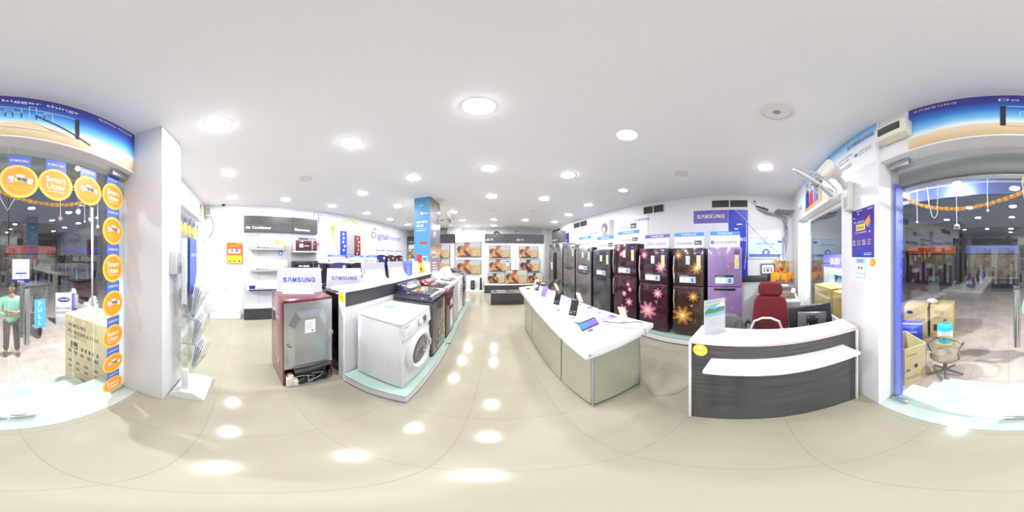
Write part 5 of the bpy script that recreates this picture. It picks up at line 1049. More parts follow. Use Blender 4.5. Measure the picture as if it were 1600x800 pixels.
b=MB(); b.fr((0,-.007,0)); b.ell(0,2.62,.16,.16,KINK,.001); b.ell(.01,2.54,.11,.12,SKIN,.002); b.poly([(-.18,2.2),(.2,2.2),(.12,2.42),(-.1,2.42)],LGREY,.001); b.poly([(.6,2.5),(.75,2.66),(.9,2.5),(.78,2.4)],KINK,.001); b.poly([(.85,2.72),(1.1,2.82),(.95,2.72)],KINK,.001); b.build('person_print',t)
t=thing('wall_column_box','white boxed column between the dark header and the SMART TV section','column',(-2.0,7.45,0)); 
bpy.data.objects.remove(t)
b=MB().box(-2.28,7.3,0,-1.65,7.8,2.9,WALLP); struct(b,'rear_pillar')

# ================================================================ PHONE TABLE
t=thing('phone_table','long white-topped phone display table with olive metallic cabinets','table',(0,0,0))
top=[(.526,.844),(1.257,.876),(1.10,2.30),(.962,3.627),(.471,3.406)]
OLV=mat('olive_metallic_panel',(.42,.40,.33),.35,.35); OLVE=noisy('olive_end_panel',(.44,.42,.33),(.50,.49,.40),(2,2,1),.3,.35)
body=[(.66,.99),(1.20,1.01),(1.04,2.3),(.90,3.42),(.565,3.24)]
MB().prism([(x*.99+.008,y*.99+.02) for x,y in body],0,.04,BLACK).build('plinth',t)
MB().prism(body,.04,.80,OLV).build('cabinet_body',t)
sd=[(.66,.99),(.625,1.476),(.585,2.62),(.565,3.24)]
for i in range(3):
    a_,c_=Vector(sd[i]),Vector(sd[i+1]); dv=(c_-a_).normalized(); a2=a_+dv*.012; c2=c_-dv*.012; nn=Vector((-dv.y,dv.x))*.008
    MB().hull([(a2.x,a2.y,.045),(c2.x,c2.y,.045),(c2.x+nn.x,c2.y+nn.y,.045),(a2.x+nn.x,a2.y+nn.y,.045)],[(a2.x,a2.y,.795),(c2.x,c2.y,.795),(c2.x+nn.x,c2.y+nn.y,.795),(a2.x+nn.x,a2.y+nn.y,.795)],OLV).build('door',t)
MB().hull([(.672,.982,.045),(1.188,1.0,.045),(1.188,1.008,.045),(.672,.99,.045)],[(.672,.982,.795),(1.188,1.0,.795),(1.188,1.008,.795),(.672,.99,.795)],OLVE).build('end_panel',t)
for x,y in((.66,.985),(1.2,1.003)): MB().box(x-.008,y-.008,0,x+.008,y+.008,.80,GREY,.002).build('corner_profile',t)
ins=lambda k:[(x+(.85-x)*k,y+(2.2-y)*k*.6) for x,y in top]
b=MB(); b.prism(ins(.05),.80,.85,WHITE); b.build('under_frame',t)
MB().prism(top,.85,.90,WHITE).build('table_top',t,bev=.004)
b=MB(); b.prism([(.835,.97),(.86,.97),(.775,3.2),(.75,3.2)],.90,.9015,LGREY).prism([(.955,.97),(.98,.97),(.86,3.2),(.84,3.2)],.90,.9015,LGREY); b.build('cable_slot',t)
MB().box(1.225,.90,.83,1.245,.93,.848,GREY).build('edge_cap',t); MB().box(.535,.838,.86,.55,.846,.875,GREY).build('edge_cap',t)
PH=[(.71,2.856,'maroon',mat('phone_maroon',(.16,.02,.05),.2),'narrow maroon phone on a clear stand, farthest of the left row'),
    (.70,2.386,'violet',mat('phone_violet',(.22,.14,.62),.2,emit=.35),'violet-lit phone on a clear stand, second farthest of the left row'),
    (.735,1.926,'dark',mat('phone_dark',(.03,.03,.035),.1),'dark phone with icons on screen, middle of the left row'),
    (.74,1.48,'black',MATS['phone_dark'],'black phone standing upright, second from the near end of the left row')]
def phone(x,y,rz,tilt,m,scr,label,w=.075,h=.155,side=False,roll=0,z=.90):
    t=thing('smartphone',label,'phone',(x,y,z),rz,'phones on the display table')
    X=Matrix.Translation((0,0,.035))@Matrix.Rotation(-tilt,4,'X')@Matrix.Rotation(roll,4,'Y')
    b=MB(); b.X=X; b.box(-w/2,-.004,0,w/2,.004,h,m,.0035,3); b.build('phone_body',t)
    b=MB(); b.X=X; b.fr((0,-.0042,0)); b.rect(-w/2+.004,.010,w/2-.004,h-.012,scr,.0003); 
    if scr is PSCR: [b.ell(-w/2+.016+.014*k,.03+.02*j,.004,.004,[WINK,YEL,RED,BLUE][(k+j)%4],.0008,6) for k in range(4) for j in range(2)]
    b.build('screen',t)
    MB().hull([(-.02,-.01,0),(.02,-.01,0),(.02,.05,0),(-.02,.05,0)],[(-.012,.006,.05),(.012,.006,.05),(.012,.02,.05),(-.012,.02,.05)],ACRY).build('stand',t,smooth=False)
    return t
PSCR=mat('phone_screen_dark',(.02,.025,.03),.05,coat=.5); PBL=grad('phone_screen_blue',[(0,(.03,.22,.50)),(.5,(.12,.12,.50)),(1,(.30,.08,.36))],-.09,.09,axis='X')
bb=PBL.node_tree.nodes['Principled BSDF']; lk(PBL,[n for n in PBL.node_tree.nodes if n.type=='VALTORGB'][0].outputs[0],bb.inputs['Emission Color']); bb.inputs['Emission Strength'].default_value=.12
for (x,y,n_,m,l) in PH: phone(x,y,facing(-.55,-.83),.28,m,PSCR if n_!='violet' else m,l,.08,.172,roll=.16)
phone(.738,1.13,facing(-.45,-.89),.85,MATS['phone_dark'],PBL,'large phone lying back with bright blue and violet screen, nearest the table end',.165,.085,roll=-.42)
for x,y,l in((1.09,3.05,'farthest of the right row'),(1.085,2.74,'second farthest of the right row'),(1.075,2.332,'third from the near end of the right row'),(1.094,1.919,'slim with pale back, third nearest in the right row'),(1.106,1.497,'dark one second nearest in the right row'),(1.115,1.12,'pale gold one nearest in the right row')):
    pale=y in(1.12,1.919,2.74); phone(x if y<3 else .99,y,facing(.93,.35),.45,mat('phone_gold',(.70,.60,.48),.25) if pale else MATS['phone_dark'],PSCR,'phone seen edge-on facing the refrigerators, '+l)
LIL=mat('lilac_card',(.62,.50,.75),.4)
def card(x,y,w,d,rz,fn,label):
    t=thing('price_card',label,'card',(x,y,.9018),rz,'price cards on the phone table'); b=MB(); b.box(-w/2,-d/2,0,w/2,d/2,.003,ACRY); b.box(-w/2+.006,-d/2+.006,.0005,w/2-.006,d/2-.006,.0036,BOARD); b.fr((0,0,.0037),(1,0,0),(0,1,0)); fn(b,w/2,d/2); b.build('card_sheet',t)
def cw(b,W_,D): b.rect(W_*.3,-D*.8,W_*.85,D*.8,MBLUE,.0004); b.lines(-W_*.85,-D*.7,W_*.2,D*.7,4,LGREY,.0004)
def cp(b,W_,D): b.rect(-W_*.85,-D*.8,W_*.85,D*.8,mat('soft_pink_print',(.50,.28,.38),.4),.0004); b.rect(W_*.3,-D*.8,W_*.85,D*.8,PURPLE,.0008); b.ell(-W_*.4,0,W_*.2,D*.5,WINK,.0008)
for (x,y,f_,l) in ((.66,2.62,cw,'pale price card in front of the farthest left phone'),(.665,1.78,cw,'pale price card in front of the dark phone with icons'),(.68,1.33,cw,'pale price card with blue block in front of the black phone'),
  (1.03,2.16,cp,'pink and violet price card third from the near end on the right side'),(1.05,1.70,cp,'pink and violet price card second nearest on the right side'),(1.06,1.29,cp,'large pink and violet price card nearest on the right side'),(1.0,2.88,cp,'small pink price card at the far end of the right side'),(.64,1.17,lambda b,W_,D:b.lines(-W_*.8,-D*.7,W_*.8,D*.7,4,LGREY,.0004),'faint white printed card nearest the left table corner')):
    card(x,y,.15 if f_ is cw else .20,.09 if f_ is cw else .10,radians(10),f_,l)
t=thing('security_cable','thin grey cable running over the table end down to the floor','cable',(0,0,0))
b=MB(); b.tube([(.93,1.2,.905),(.98,1.02,.905),(1.05,.93,.905),(1.11,.862,.90),(1.115,.855,.84),(1.16,.96,.6),(1.205,.985,.3),(1.21,.985,.05),(1.24,.95,.006),(1.10,.78,.006),(1.25,.62,.006),(1.6,.55,.006)],.004,GREY,6); b.tube([(.95,1.25,.905),(1.05,1.1,.906),(1.18,1.02,.906),(1.2,.97,.906),(1.19,.95,.906)],.004,DGREY,6); b.build('cable_run',t)
t=thing('tangled_adapters','small heap of dark and yellow adapters at the far end of the phone table','adapters',(.62,3.2,.9)); b=MB(); b.box(-.03,-.05,0,.03,.03,.025,DGREY,.004).box(.05,-.03,0,.09,.05,.02,YEL,.004); b.tube([(-.08,0,.006),(0,.06,.006),(.1,.04,.006),(.12,-.04,.006)],.005,DGREY,6); b.build('adapter_bodies',t)
b2=[('blue_folded_card',(.9,3.45),'tiny white folded leaflet stand at the far right end of the phone table')]
t=thing('leaflet_stand',b2[0][2],'leaflet',(.88,3.35,.9),.4); MB().hull([(-.05,0,0),(.05,0,0),(.05,.004,0),(-.05,.004,0)],[(-.05,.06,.16),(.05,.06,.16),(.05,.064,.16),(-.05,.064,.16)],BOARD).hull([(-.05,.12,0),(.05,.12,0),(.05,.124,0),(-.05,.124,0)],[(-.05,.062,.15),(.05,.062,.15),(.05,.066,.15),(-.05,.066,.15)],BOARD).build('folded_sheet',t)

# ================================================================ RECEPTION DESK
t=thing('reception_desk','curved reception desk with dark grain front, white top and white shelf','desk',(0,0,0))
fr=[(.972,.393),(.985,.22),(1.0,.04),(1.012,-.14),(1.026,-.32),(1.040,-.50),(1.052,-.66),(1.058,-.785)]
def band(b,pts,d0,d1,z0,z1,m):
    n=len(pts); vs=[]; 
    for x,y in pts: vs+=[(x+d0,y,z0),(x+d1,y,z0),(x+d1,y,z1),(x+d0,y,z1)]
    fs=[(0,1,2,3),tuple((n-1)*4+k for k in(3,2,1,0))]
    for i in range(n-1):
        for k in range(4): fs.append((i*4+k,(i+1)*4+k,(i+1)*4+(k+1)%4,i*4+(k+1)%4))
    return b.add(vs,fs,m)
inn=fr[:]; inn[0]=(fr[0][0],.383); inn[-1]=(fr[-1][0],-.775)
band(MB(),inn,.004,.03,.0,.955,WOODGF).build('front_panel',t)
b=MB(); ztop=.985
vs=[];n=len(fr)
bk=[(1.235,.395),(1.235,.2),(1.228,.04),(1.225,-.14),(1.228,-.32),(1.24,-.50),(1.26,-.66),(1.28,-.785)]
z_=[.985,.982,.979,.976,.973,.970,.966,.963]
for (x,y),(x2,y2),zz in zip(fr,bk,z_): vs+=[(x-.006,y,zz-.03),(x2,y2,zz-.03),(x2,y2,zz),(x-.006,y,zz)]
fs=[(0,1,2,3),tuple((n-1)*4+k for k in(3,2,1,0))]+[(i*4+k,(i+1)*4+k,(i+1)*4+(k+1)%4,i*4+(k+1)%4) for i in range(n-1) for k in range(4)]
b.add(vs,fs,WHITE); b.build('top_slab',t)
b=MB(); band(b,fr,-.0075,-.006,.952,.956,mat('red_edge_tape',(.45,.03,.10),.4)); b.build('edge_tape',t)
MB().box(.965,.383,0,1.62,.40,.955,WHITE,.002).build('side_panel',t); MB().box(1.048,-.795,0,1.68,-.778,.935,WHITE,.002).build('side_panel',t)
b=MB(); b.prism([(1.0,.38),(1.08,-.775),(1.58,-.775),(1.58,-.36),(1.30,-.34),(1.30,.38)],.72,.745,WHITE); b.build('work_surface',t)
b=MB(); sh=[(.972,.255),(1.0,.04),(1.012,-.14),(1.026,-.32),(1.040,-.50),(1.050,-.65)]; shf=[(.825,.262),(.838,.055),(.843,-.14),(.855,-.32),(.868,-.50),(.885,-.69)]
vs=[]; 
for (x,y),(x2,y2),zz in zip(sh,shf,(.835,.833,.830,.828,.825,.822)): vs+=[(x2,y2,zz-.025),(x+.01,y,zz-.025),(x+.01,y,zz),(x2,y2,zz)]
n=6; fs=[(0,1,2,3),tuple((n-1)*4+k for k in(3,2,1,0))]+[(i*4+k,(i+1)*4+k,(i+1)*4+(k+1)%4,i*4+(k+1)%4) for i in range(n-1) for k in range(4)]
b.add(vs,fs,WHITE); b.build('front_shelf',t)
[MB().box(x,y,.77,x+.1,y+.012,.81,STEEL).build('shelf_bracket',t) for x,y in((.89,.235),(.92,-.655))]
t=thing('round_sticker','yellow round festival sticker on the upper corner of the desk front','sticker',(.9755,.325,.90),facing(-1,-.07)); b=MB(); b.fr((0,0,0)); b.slab([(.047*cos(k*pi/14),.052*sin(k*pi/14)) for k in range(28)],YEL,-.001,.001); b.ell(0,0,.038,.042,mat('amber_print',(.95,.72,.08),.4),.002); b.txt('MAKE INDIA',0,-.006,.010,RED,.003,.07,'c',.02); b.ell(0,.022,.012,.012,WINK,.003,10); b.build('sticker_sheet',t)
t=thing('acrylic_leaflet_stand','clear stand holding a certificate with a mountain lake picture on the desk','leaflet stand',(1.115,.262,.983),facing(-.72,-.69))
MB().hull([(-.10,-.03,0),(.09,-.03,0),(.09,.05,0),(-.10,.05,0)],[(-.10,-.03,.003),(.09,-.03,.003),(.09,.05,.003),(-.10,.05,.003)],ACRY).build('foot',t)
b=MB(); b.box(-.085,0,.003,.085,.003,.275,BOARD); b.fr((0,-.001,0)); b.rect(-.08,.15,.08,.26,mat('lake_print',(.30,.55,.78),.4),.001); b.poly([(-.08,.19),(-.05,.215),(.0,.20),(.02,.21),(.08,.23),(.08,.18),(-.08,.17)],mat('forest_print',(.10,.25,.12),.5),.0014); b.poly([(.0,.215),(.05,.245),(.08,.24),(.08,.215)],WINK,.002); b.poly([(-.08,.245),(.08,.262),(.08,.25),(-.08,.235)],mat('sunset_print',(.95,.7,.3),.5),.0016); b.lines(-.06,.05,.06,.13,4,LGREY); b.lines(-.02,.015,.07,.03,1,LIL); b.build('certificate',t)
MB().box(-.09,-.004,.003,.09,-.002,.28,ACRY).build('acrylic_front',t,smooth=False)
# monitor on the work surface
t=thing('computer_monitor','black computer monitor seen from behind, tilted on the desk','monitor',(1.40,-.53,.745),facing(-.95,.25))
MB().lathe([(.10,0),(.10,.008),(.03,.018),(.03,.03)],BLACK,24).build('foot',t); MB().box(-.03,-.01,.02,.03,.02,.20,BLACK,.006).build('stand_neck',t)
MB().hull([(-.20,-.02,.06),(.20,-.02,.10),(.20,.03,.10),(-.20,.03,.06)],[(-.22,.02,.32),(.18,.02,.37),(.18,.07,.37),(-.22,.07,.32)],BLACK).build('screen_shell',t,bev=.006)
b=MB(); b.box(-.13,-.045,.14,.13,.0,.30,DGREY,.01); b.box(-.05,-.052,.17,.05,-.044,.27,BLACK,.004); [b.ball((sx*.036,-.053,.22+sy*.036),.006,CHROME,8) for sx in(-1,1) for sy in(-1,1)]; b.box(-.03,-.053,.15,.05,-.045,.165,CHROME); b.build('rear_housing',t)
# red chair
RC=noisy('red_fabric',(.17,.012,.02),(.22,.02,.03),(60,60,60),.85)
t=thing('office_chair','red fabric office chair with headrest behind the desk','chair',(2.0,-.22,0),facing(-.99,.10))
MB().box(-.25,-.25,.42,.25,.24,.51,RC,.035,4).build('seat',t)
def blob(pts,y0,y1,m,nm,par,z=0):
    b=MB(); b.hull([(x,y0,zz) for x,zz in pts],[(x,y1,zz) for x,zz in pts],m); o=b.build(nm,par); md=o.modifiers.new('bev','BEVEL'); md.width=.035; md.segments=4; md.limit_method='ANGLE'; return o
blob([(-.25,.50),(.25,.50),(.25,.62),(.235,.80),(.22,.94),(.18,1.02),(-.18,1.02),(-.22,.94),(-.235,.80),(-.25,.62)],.17,.28,RC,'backrest',t)
blob([(-.14,1.025),(.14,1.025),(.165,1.07),(.165,1.15),(.13,1.22),(-.13,1.22),(-.165,1.15),(-.165,1.07)],.16,.25,noisy('red_fabric_worn',(.18,.012,.02),(.09,.03,.03),(9,9,9),.8,ramp=(.45,.8)),'headrest',t)
b=MB(); [b.box(-.23,.165,z,.23,.175,z+.006,BLACKM) for z in(.6,.66)]; b.build('seam_lines',t)
for s in(-1,1): MB().tube([(s*.28,-.18,.46),(s*.30,-.18,.66),(s*.30,-.05,.70),(s*.30,.10,.68),(s*.28,.2,.6)],.018,BLACK,8).build('armrest',t)
b=MB(); b.cyl((0,0,.10),(0,0,.42),.03,BLACK,14)
for k in range(5): a=2*pi*k/5; b.tube([(0,0,.11),(.28*cos(a),.28*sin(a),.065)],[.028,.018],BLACK,8); b.ball((.28*cos(a),.28*sin(a),.028),.028,BLACK,10)
b.build('star_base',t)
t=thing('office_chair','grey rounded chair back behind the desk by the lilac refrigerator','chair',(1.80,.27,0),facing(-1,-.1))
GF=noisy('grey_fabric',(.13,.12,.13),(.17,.16,.17),(40,40,40),.8)
MB().box(-.17,-.30,.42,.17,.02,.49,GF,.03,3).build('seat',t)
blob([(-.17,.56),(.17,.56),(.19,.70),(.16,.82),(.08,.895),(-.08,.895),(-.16,.82),(-.19,.70)],-.02,.04,GF,'backrest',t)
b=MB(); b.cyl((0,0,.08),(0,0,.42),.025,BLACK,12); b.tube([(0,0,.45),(0,.05,.6)],.02,BLACK,8)
for k in range(5): a=2*pi*k/5; b.tube([(0,0,.09),(.17*cos(a),.17*sin(a),.05)],[.025,.015],BLACK,8); b.ball((.17*cos(a),.17*sin(a),.025),.025,BLACK,8)
b.build('star_base',t)
t=thing('chair_frame','grey tubular loop chair back in front of the red chair','chair',(1.535,-.13,0),facing(-.99,.1))
b=MB(); b.tube([(-.16,0,.46),(-.155,.03,.80),(-.12,.04,.90),(-.04,.045,.935),(.04,.045,.935),(.12,.04,.90),(.155,.03,.80),(.16,0,.46)],.012,LGREY,10); [b.box(x-.012,.03,.5,x+.012,.04,.92,BLACKM) for x in(-.05,.05)]; b.build('back_loop',t)
MB().box(-.19,-.2,.42,.19,.06,.47,BLACKM,.02).build('seat',t)
for x in(-.17,.17):
    for y in(-.18,.04): MB().cyl((x,y,0),(x,y,.43),.011,LGREY,8).build('leg',t)
# silver washer behind the desk
def dw(x,y): return top_loader(x,y,.56,.58,.86,mat('grey_metal_body',(.30,.29,.29),.3,.4),SMOKE,mat('grey_metal_top',(.33,.32,.32),.3,.3),'grey metallic top-loading washing machine in the corner behind the red chair',None,.10)
o=dw(2.9,-.50); o.location=(2.84,-.52,0.0); o.rotation_euler[2]=facing(-1,.12); o['group']=''; del o['group']
b=MB(); b.fr((0,.16,.985),(1,0,0),(0,.9,.25)); b.rect(-.22,-.06,.22,.06,DGREY,.03); b.ell(-.1,0,.04,.03,PALEB,.032,12); b.rect(0,-.03,.12,.03,PALEB,.032); b.ell(.17,0,.025,.02,RED,.032,10); b.build('control_print',o)
# ================================================================ OUTSIDE THE DOORS
GZ=-.74
GM=mat('grey_shutter_steel',(.30,.30,.29),.5,.4)
t=thing('rolling_shutter_box','grey dusty rolling shutter drum hanging outside above the glass doors','shutter')
b=MB(); b.box(-1.2,-1.30,2.24,1.3,-1.13,2.40,GM,.01).build('drum_casing',t)
b=MB(); b.cyl((-1.2,-1.20,2.215),(1.3,-1.20,2.215),.022,STEEL,12).box(.90,-1.30,2.13,1.2,-1.15,2.2,GM,.006).box(-.6,-1.30,2.17,-.2,-1.15,2.24,GM,.006); b.build('guide_rail',t)
struct(MB().box(-1.3,-1.10,-.0,-1.16,-1.14,2.4,WALLP).box(.842,-1.11,-.0,.872,-1.02,2.2,DBLUE),'trim_2')
t=thing('signboard','long dark blue signboard underside hanging outside over the steps','signboard')
MB().box(-2.4,-2.35,2.48,2.6,-2.25,2.92,mat('dull_navy',(.04,.06,.20),.5)).build('board',t)
MB().box(-4.2,-2.32,2.92,4.4,-1.1,3.0,mat('canopy_grey',(.10,.10,.12),.8)).build('canopy',t)
b=MB(); b.tube([(-2.2,-1.9,2.56),(-.5,-1.9,2.50),(1.2,-1.9,2.52),(2.4,-1.9,2.45)],.008,WHITE,6).tube([(-2.2,-1.56,2.442),(2.2,-1.56,2.442)],.005,WHITE,6); b.build('support_wires',t)
t=thing('bulb_lamp','glaring white bulb hanging outside above the steps','lamp',(.70,-2.15,2.60))
b=MB(); b.ball((0,0,0),.08,mat('bulb_glow',(1,1,1),.5,emit=60),16); b.build('bulb',t); MB().cyl((0,0,.05),(0,0,.32),.018,WHITE,10).build('holder',t)
lp=bpy.data.lights.new('bulb','POINT'); lp.energy=120; lp.shadow_soft_size=.06; lo=bpy.data.objects.new('bulb_light',lp); C.objects.link(lo); lo.parent=t; lo.location=(0,0,-.08)
t=thing('bulb_lamp','added fill bulb over the street in front of the left window','lamp',(-2.2,-3.4,2.7)); MB().ball((0,0,0),.05,MATS['bulb_glow'],12).build('bulb',t); MB().tube([(0,0,.05),(0,0,.2),(-.6,-.2,.3),(-.6,-.2,-3.44)],.03,GREY,8).build('pole',t)  # added fill lamp and pole, put in to brighten the street
lo=bpy.data.objects.new('bulb_light',lp.copy()); C.objects.link(lo); lo.parent=t; lo.location=(0,0,-.08); lo.data.energy=900
t=thing('bulb_lamp','added unseen fill bulb under the canopy outside above the right shop window','lamp',(2.9,-1.42,2.78)); MB().ball((0,0,0),.045,MATS['bulb_glow'],12).build('bulb',t); MB().cyl((0,0,.04),(0,0,.138),.015,BLACKM,8).build('holder',t)  # added lamp, hidden above the window head, lights the cartons and advert stand
lo=bpy.data.objects.new('bulb_light',lp.copy()); C.objects.link(lo); lo.parent=t; lo.location=(0,0,-.08); lo.data.energy=700
# garland across both doors
def cat(p,q,sag,n):
    out=[]
    for k in range(n+1): a=k/n; out.append((p[0]+(q[0]-p[0])*a,p[1]+(q[1]-p[1])*a,p[2]+(q[2]-p[2])*a-sag*4*a*(1-a)))
    return out
t=thing('marigold_garland','yellow and orange marigold garland hanging in swags outside the glass doors','garland',(0,-1.6,0))
pts=cat((1.30,0,2.37),(-.15,0,2.24),.23,48)+cat((-.15,0,2.24),(-1.25,0,2.30),.13,36)[1:]
b=MB().tube(pts,.003,GRN,4); b.build('string',t)
b=MB()
for k,p in enumerate(pts): b.ball((p[0],p[1]+random.uniform(-.006,.006),p[2]),.018+.007*random.random(),GARL[k%2],8)
b.build('flower_heads',t)
for i,(x,z1,z0,e) in enumerate(((.98,2.40,1.97,0),(.513,2.44,1.90,1),(.20,2.45,2.03,0),(-.784,2.44,1.99,2),(-1.10,2.44,1.99,0),(-1.18,2.44,2.02,2),(-1.30,2.44,1.95,2))):
    t=thing('hanging_ornament','thin white string ornament hanging outside, %s'%['nearest the blue door jamb','with a small bell shape below the glaring bulb','between the bulb and the door seam','with a pink flower end left of the seam','knotted, second on the left leaf','with a flower end, third on the left leaf','with a flower end, nearest the pillar'][i],'ornament',(x,-1.56,0),0,'string ornaments outside the doors')
    b=MB(); b.tube([(0,0,2.44),(.004,0,(z0+z1)/2),(0,0,z0)],.004,WHITE,5)
    if e==1: b.tube([(-.035,0,z0-.05),(0,0,z0),(.035,0,z0-.05),(-.035,0,z0-.05)],.005,WHITE,5)
    b.build('string',t)
    b=MB(); b.ball((0,0,z0-.01),.014,WHITE,8)
    if e==2: [b.ball((.02*cos(k*1.26),0,z0-.01+.02*sin(k*1.26)),.010,mat('rose_petal',(.85,.45,.38),.5),7) for k in range(5)]
    b.build('pendant',t)
t=thing('hanging_string','loose white string loop hanging outside beside the garland on the right leaf','string',(0,-1.56,0)); MB().tube([(.86,0,2.44),(.83,0,2.15),(.79,0,2.0),(.76,0,1.98),(.73,0,2.02),(.73,0,2.15),(.72,0,2.44)],.004,WHITE,5).build('loop',t)
t=thing('hanging_string','loose white string loop hanging by the door seam on the left leaf','string',(0,-1.56,0)); MB().tube([(-.12,0,2.44),(-.15,0,2.15),(-.22,0,2.02),(-.29,0,2.15),(-.31,0,2.44)],.004,WHITE,5).build('loop',t)

def carton(x,y,w,d,h,m,label,rz,draw=None,side=None,z=GZ,open_=False,group=None):
    t=thing('cardboard_carton',label,'carton',(x,y,z),rz,group); b=MB()
    if open_:
        b.box(-w/2,-d/2,0,w/2,d/2,.01,m).box(-w/2,-d/2,0,w/2,-d/2+.012,h,m).box(-w/2,d/2-.012,0,w/2,d/2,h,m).box(-w/2,-d/2,0,-w/2+.012,d/2,h,m).box(w/2-.012,-d/2,0,w/2,d/2,h,m)
        b.box(-w/2+.012,-d/2+.012,h*.55,w/2-.012,d/2-.012,h*.56,mat('foam_pack',(.5,.42,.30),.8))
    else: b.box(-w/2,-d/2,0,w/2,d/2,h,m,.008)
    b.build('carton_body',t)
    b=MB(); b.fr((0,-d/2-.001,0))
    if draw: draw(b,w/2,h)
    if side: b.fr((-w/2-.001,0,0),(0,-1,0),(0,0,1)); side(b,d/2,h)
    if not open_: b.fr((0,0,h+.001),(1,0,0),(0,1,0)); b.rect(-w/2,-.03,w/2,.03,mat('packing_tape',(.62,.50,.28),.3),.0005)
    b.build('carton_print',t); return t
def d_fridge(b,W_,h):
    b.txt('SAMSUNG',-W_*.8,h*.86,h*.045,KINK,.001,W_*.9,bold=.02); b.txt('REFRIGERATOR',-W_*.8,h*.77,h*.05,KINK,.001,W_*1.5,bold=.01); b.lines(-W_*.8,h*.71,W_*.2,h*.75,2,GINK); b.rect(-W_*.65,h*.56,-W_*.3,h*.66,KINK,.001); b.rect(-W_*.6,h*.575,-W_*.35,h*.6,CARDL,.002)
    for k in range(5): b.rect(-W_*.8+k*W_*.32,h*.48,-W_*.62+k*W_*.32,h*.53,GINK,.001); b.rect(-W_*.1+k*W_*.17,h*.57,-W_*.02+k*W_*.17,h*.62,KINK,.001)
    b.rect(-W_*.9,h*.44,W_*.9,h*.443,KINK,.001)
    for k in range(8): b.rect(-W_*.8+(k%4)*W_*.42,h*(.33-.1*(k//4)),-W_*.62+(k%4)*W_*.42,h*(.37-.1*(k//4)),GINK,.001)
    b.rect(-W_*.9,h*.18,W_*.9,h*.183,KINK,.001); b.rect(-W_*.6,h*.05,-W_*.45,h*.15,PALEB,.001)
    b.rect(-W_*.55,0,-W_*.52,h,WINK,.0015); b.rect(W_*.45,0,W_*.48,h,WINK,.0015)
bx=carton(-1.72,-1.90,.82,.58,1.37,CARDL,'tall pale refrigerator carton with printed lettering outside the left door leaf',0,d_fridge)
# its printed face looks to +x
bx.location=(-1.585,-1.925,GZ); bx.rotation_euler[2]=facing(.98,.18)
def d_wm(b,W_,h): b.txt('SAMSUNG',-W_*.7,h*.78,h*.08,GINK,.001,W_*.9,bold=.02); b.txt('WASHING MACHINE',-W_*.7,h*.62,h*.05,GINK,.001,W_*1.3); b.rect(-W_*.7,h*.25,-W_*.4,h*.45,KINK,.001); b.rect(W_*.1,h*.2,W_*.4,h*.35,GINK,.001)
carton(2.37,-3.80,.60,.6,.97,CARD,'brown washing machine carton outside, left one of the pair behind the stool',facing(-.35,.93),lambda b,W_,h:(b.ell(-W_*.5,h*.82,W_*.3,h*.05,NAVY,.001),b.txt('6.5 kg',0,h*.6,h*.07,KINK,.001),b.rect(W_*.1,h*.3,W_*.4,h*.5,GINK,.001)))
carton(1.74,-4.10,.60,.6,.99,CARD,'brown washing machine carton outside, right one of the pair behind the stool',facing(-.25,.97),d_wm,d_wm)
carton(1.56,-2.11,.40,.60,.84,CARDL,'large open carton outside beside the blue door jamb',facing(-.93,.37),lambda b,W_,h:(b.lines(-W_*.8,h*.80,W_*.2,h*.84,1,KINK),b.rect(-W_*.1,h*.45,W_*.15,h*.55,KINK,.001),b.lines(-W_*.8,h*.15,W_*.6,h*.25,2,GINK),b.rect(-W_*.8,h*.4,-W_*.5,h*.46,GINK,.001)),None,GZ,True)
carton(2.12,-3.02,.62,.45,.68,mat('blue_carton',(.03,.06,.50),.4),'bright blue product carton with pale top behind the open carton outside',facing(-.5,.86),lambda b,W_,h:b.txt('SAMSUNG',0,h*.8,h*.07,WINK,.001,W_*1.2,'c',.02))
t=thing('wrapped_parcel','white and red wrapped parcel lying on the right brown carton','parcel',(2.0,-3.95,.25)); 
b=MB(); b.ball((0,0,.07),.07,WHITE,12,(2.2,1.3,1)); b.build('parcel_body',t); b=MB(); [b.ball((-.1+.07*k,.06,.09),.02,RED,8) for k in range(3)]; b.build('red_marks',t)
carton(2.9,-1.55,.62,.5,1.72,CARDD,'olive brown tall carton outside the right window, farther from the pillar',facing(-.1,1),lambda b,W_,h:b.txt('SAMSUNG',0,h*.9,.05,GINK,.001,.4,'c',.02))
carton(2.18,-1.62,.66,.5,1.70,CARDD,'olive brown tall carton outside the right window, nearer the pillar',facing(-.15,1),lambda b,W_,h:(b.txt('SAMSUNG',0,h*.9,.05,GINK,.001,.4,'c',.02),b.rect(.0,h*.7,.22,h*.76,KINK,.001),b.rect(.02,h*.705,.2,h*.755,CARDD,.002)))
t=thing('tv_advert_stand','violet and pale blue advertising box reading QLED TV outside the right window','advertising stand',(3.72,-2.2,GZ),pi)
b=MB(); b.box(-.68,-.15,0,.68,.15,2.35,mat('ice_print',(.70,.82,.88),.4)); b.build('box_body',t)
b=MB(); b.fr((0,-.151,0)); b.rect(-.68,2.0,.68,2.35,PURPLE,.001); b.txt('QLED TV',.15,2.10,.15,WINK,.002,.86,'c',.01); b.txt('Q PICTURE',.15,1.88,.06,GINK,.002,.5,'c'); b.lines(-.1,1.74,.5,1.84,2,GINK); b.rect(0,1.6,.55,1.82,KINK,.001); b.poly([(0,1.6),(.25,1.8),(.4,1.6)],BLUE,.002); b.poly([(.2,1.6),(.45,1.78),(.55,1.6)],PINK,.003); b.build('advert_print',t)
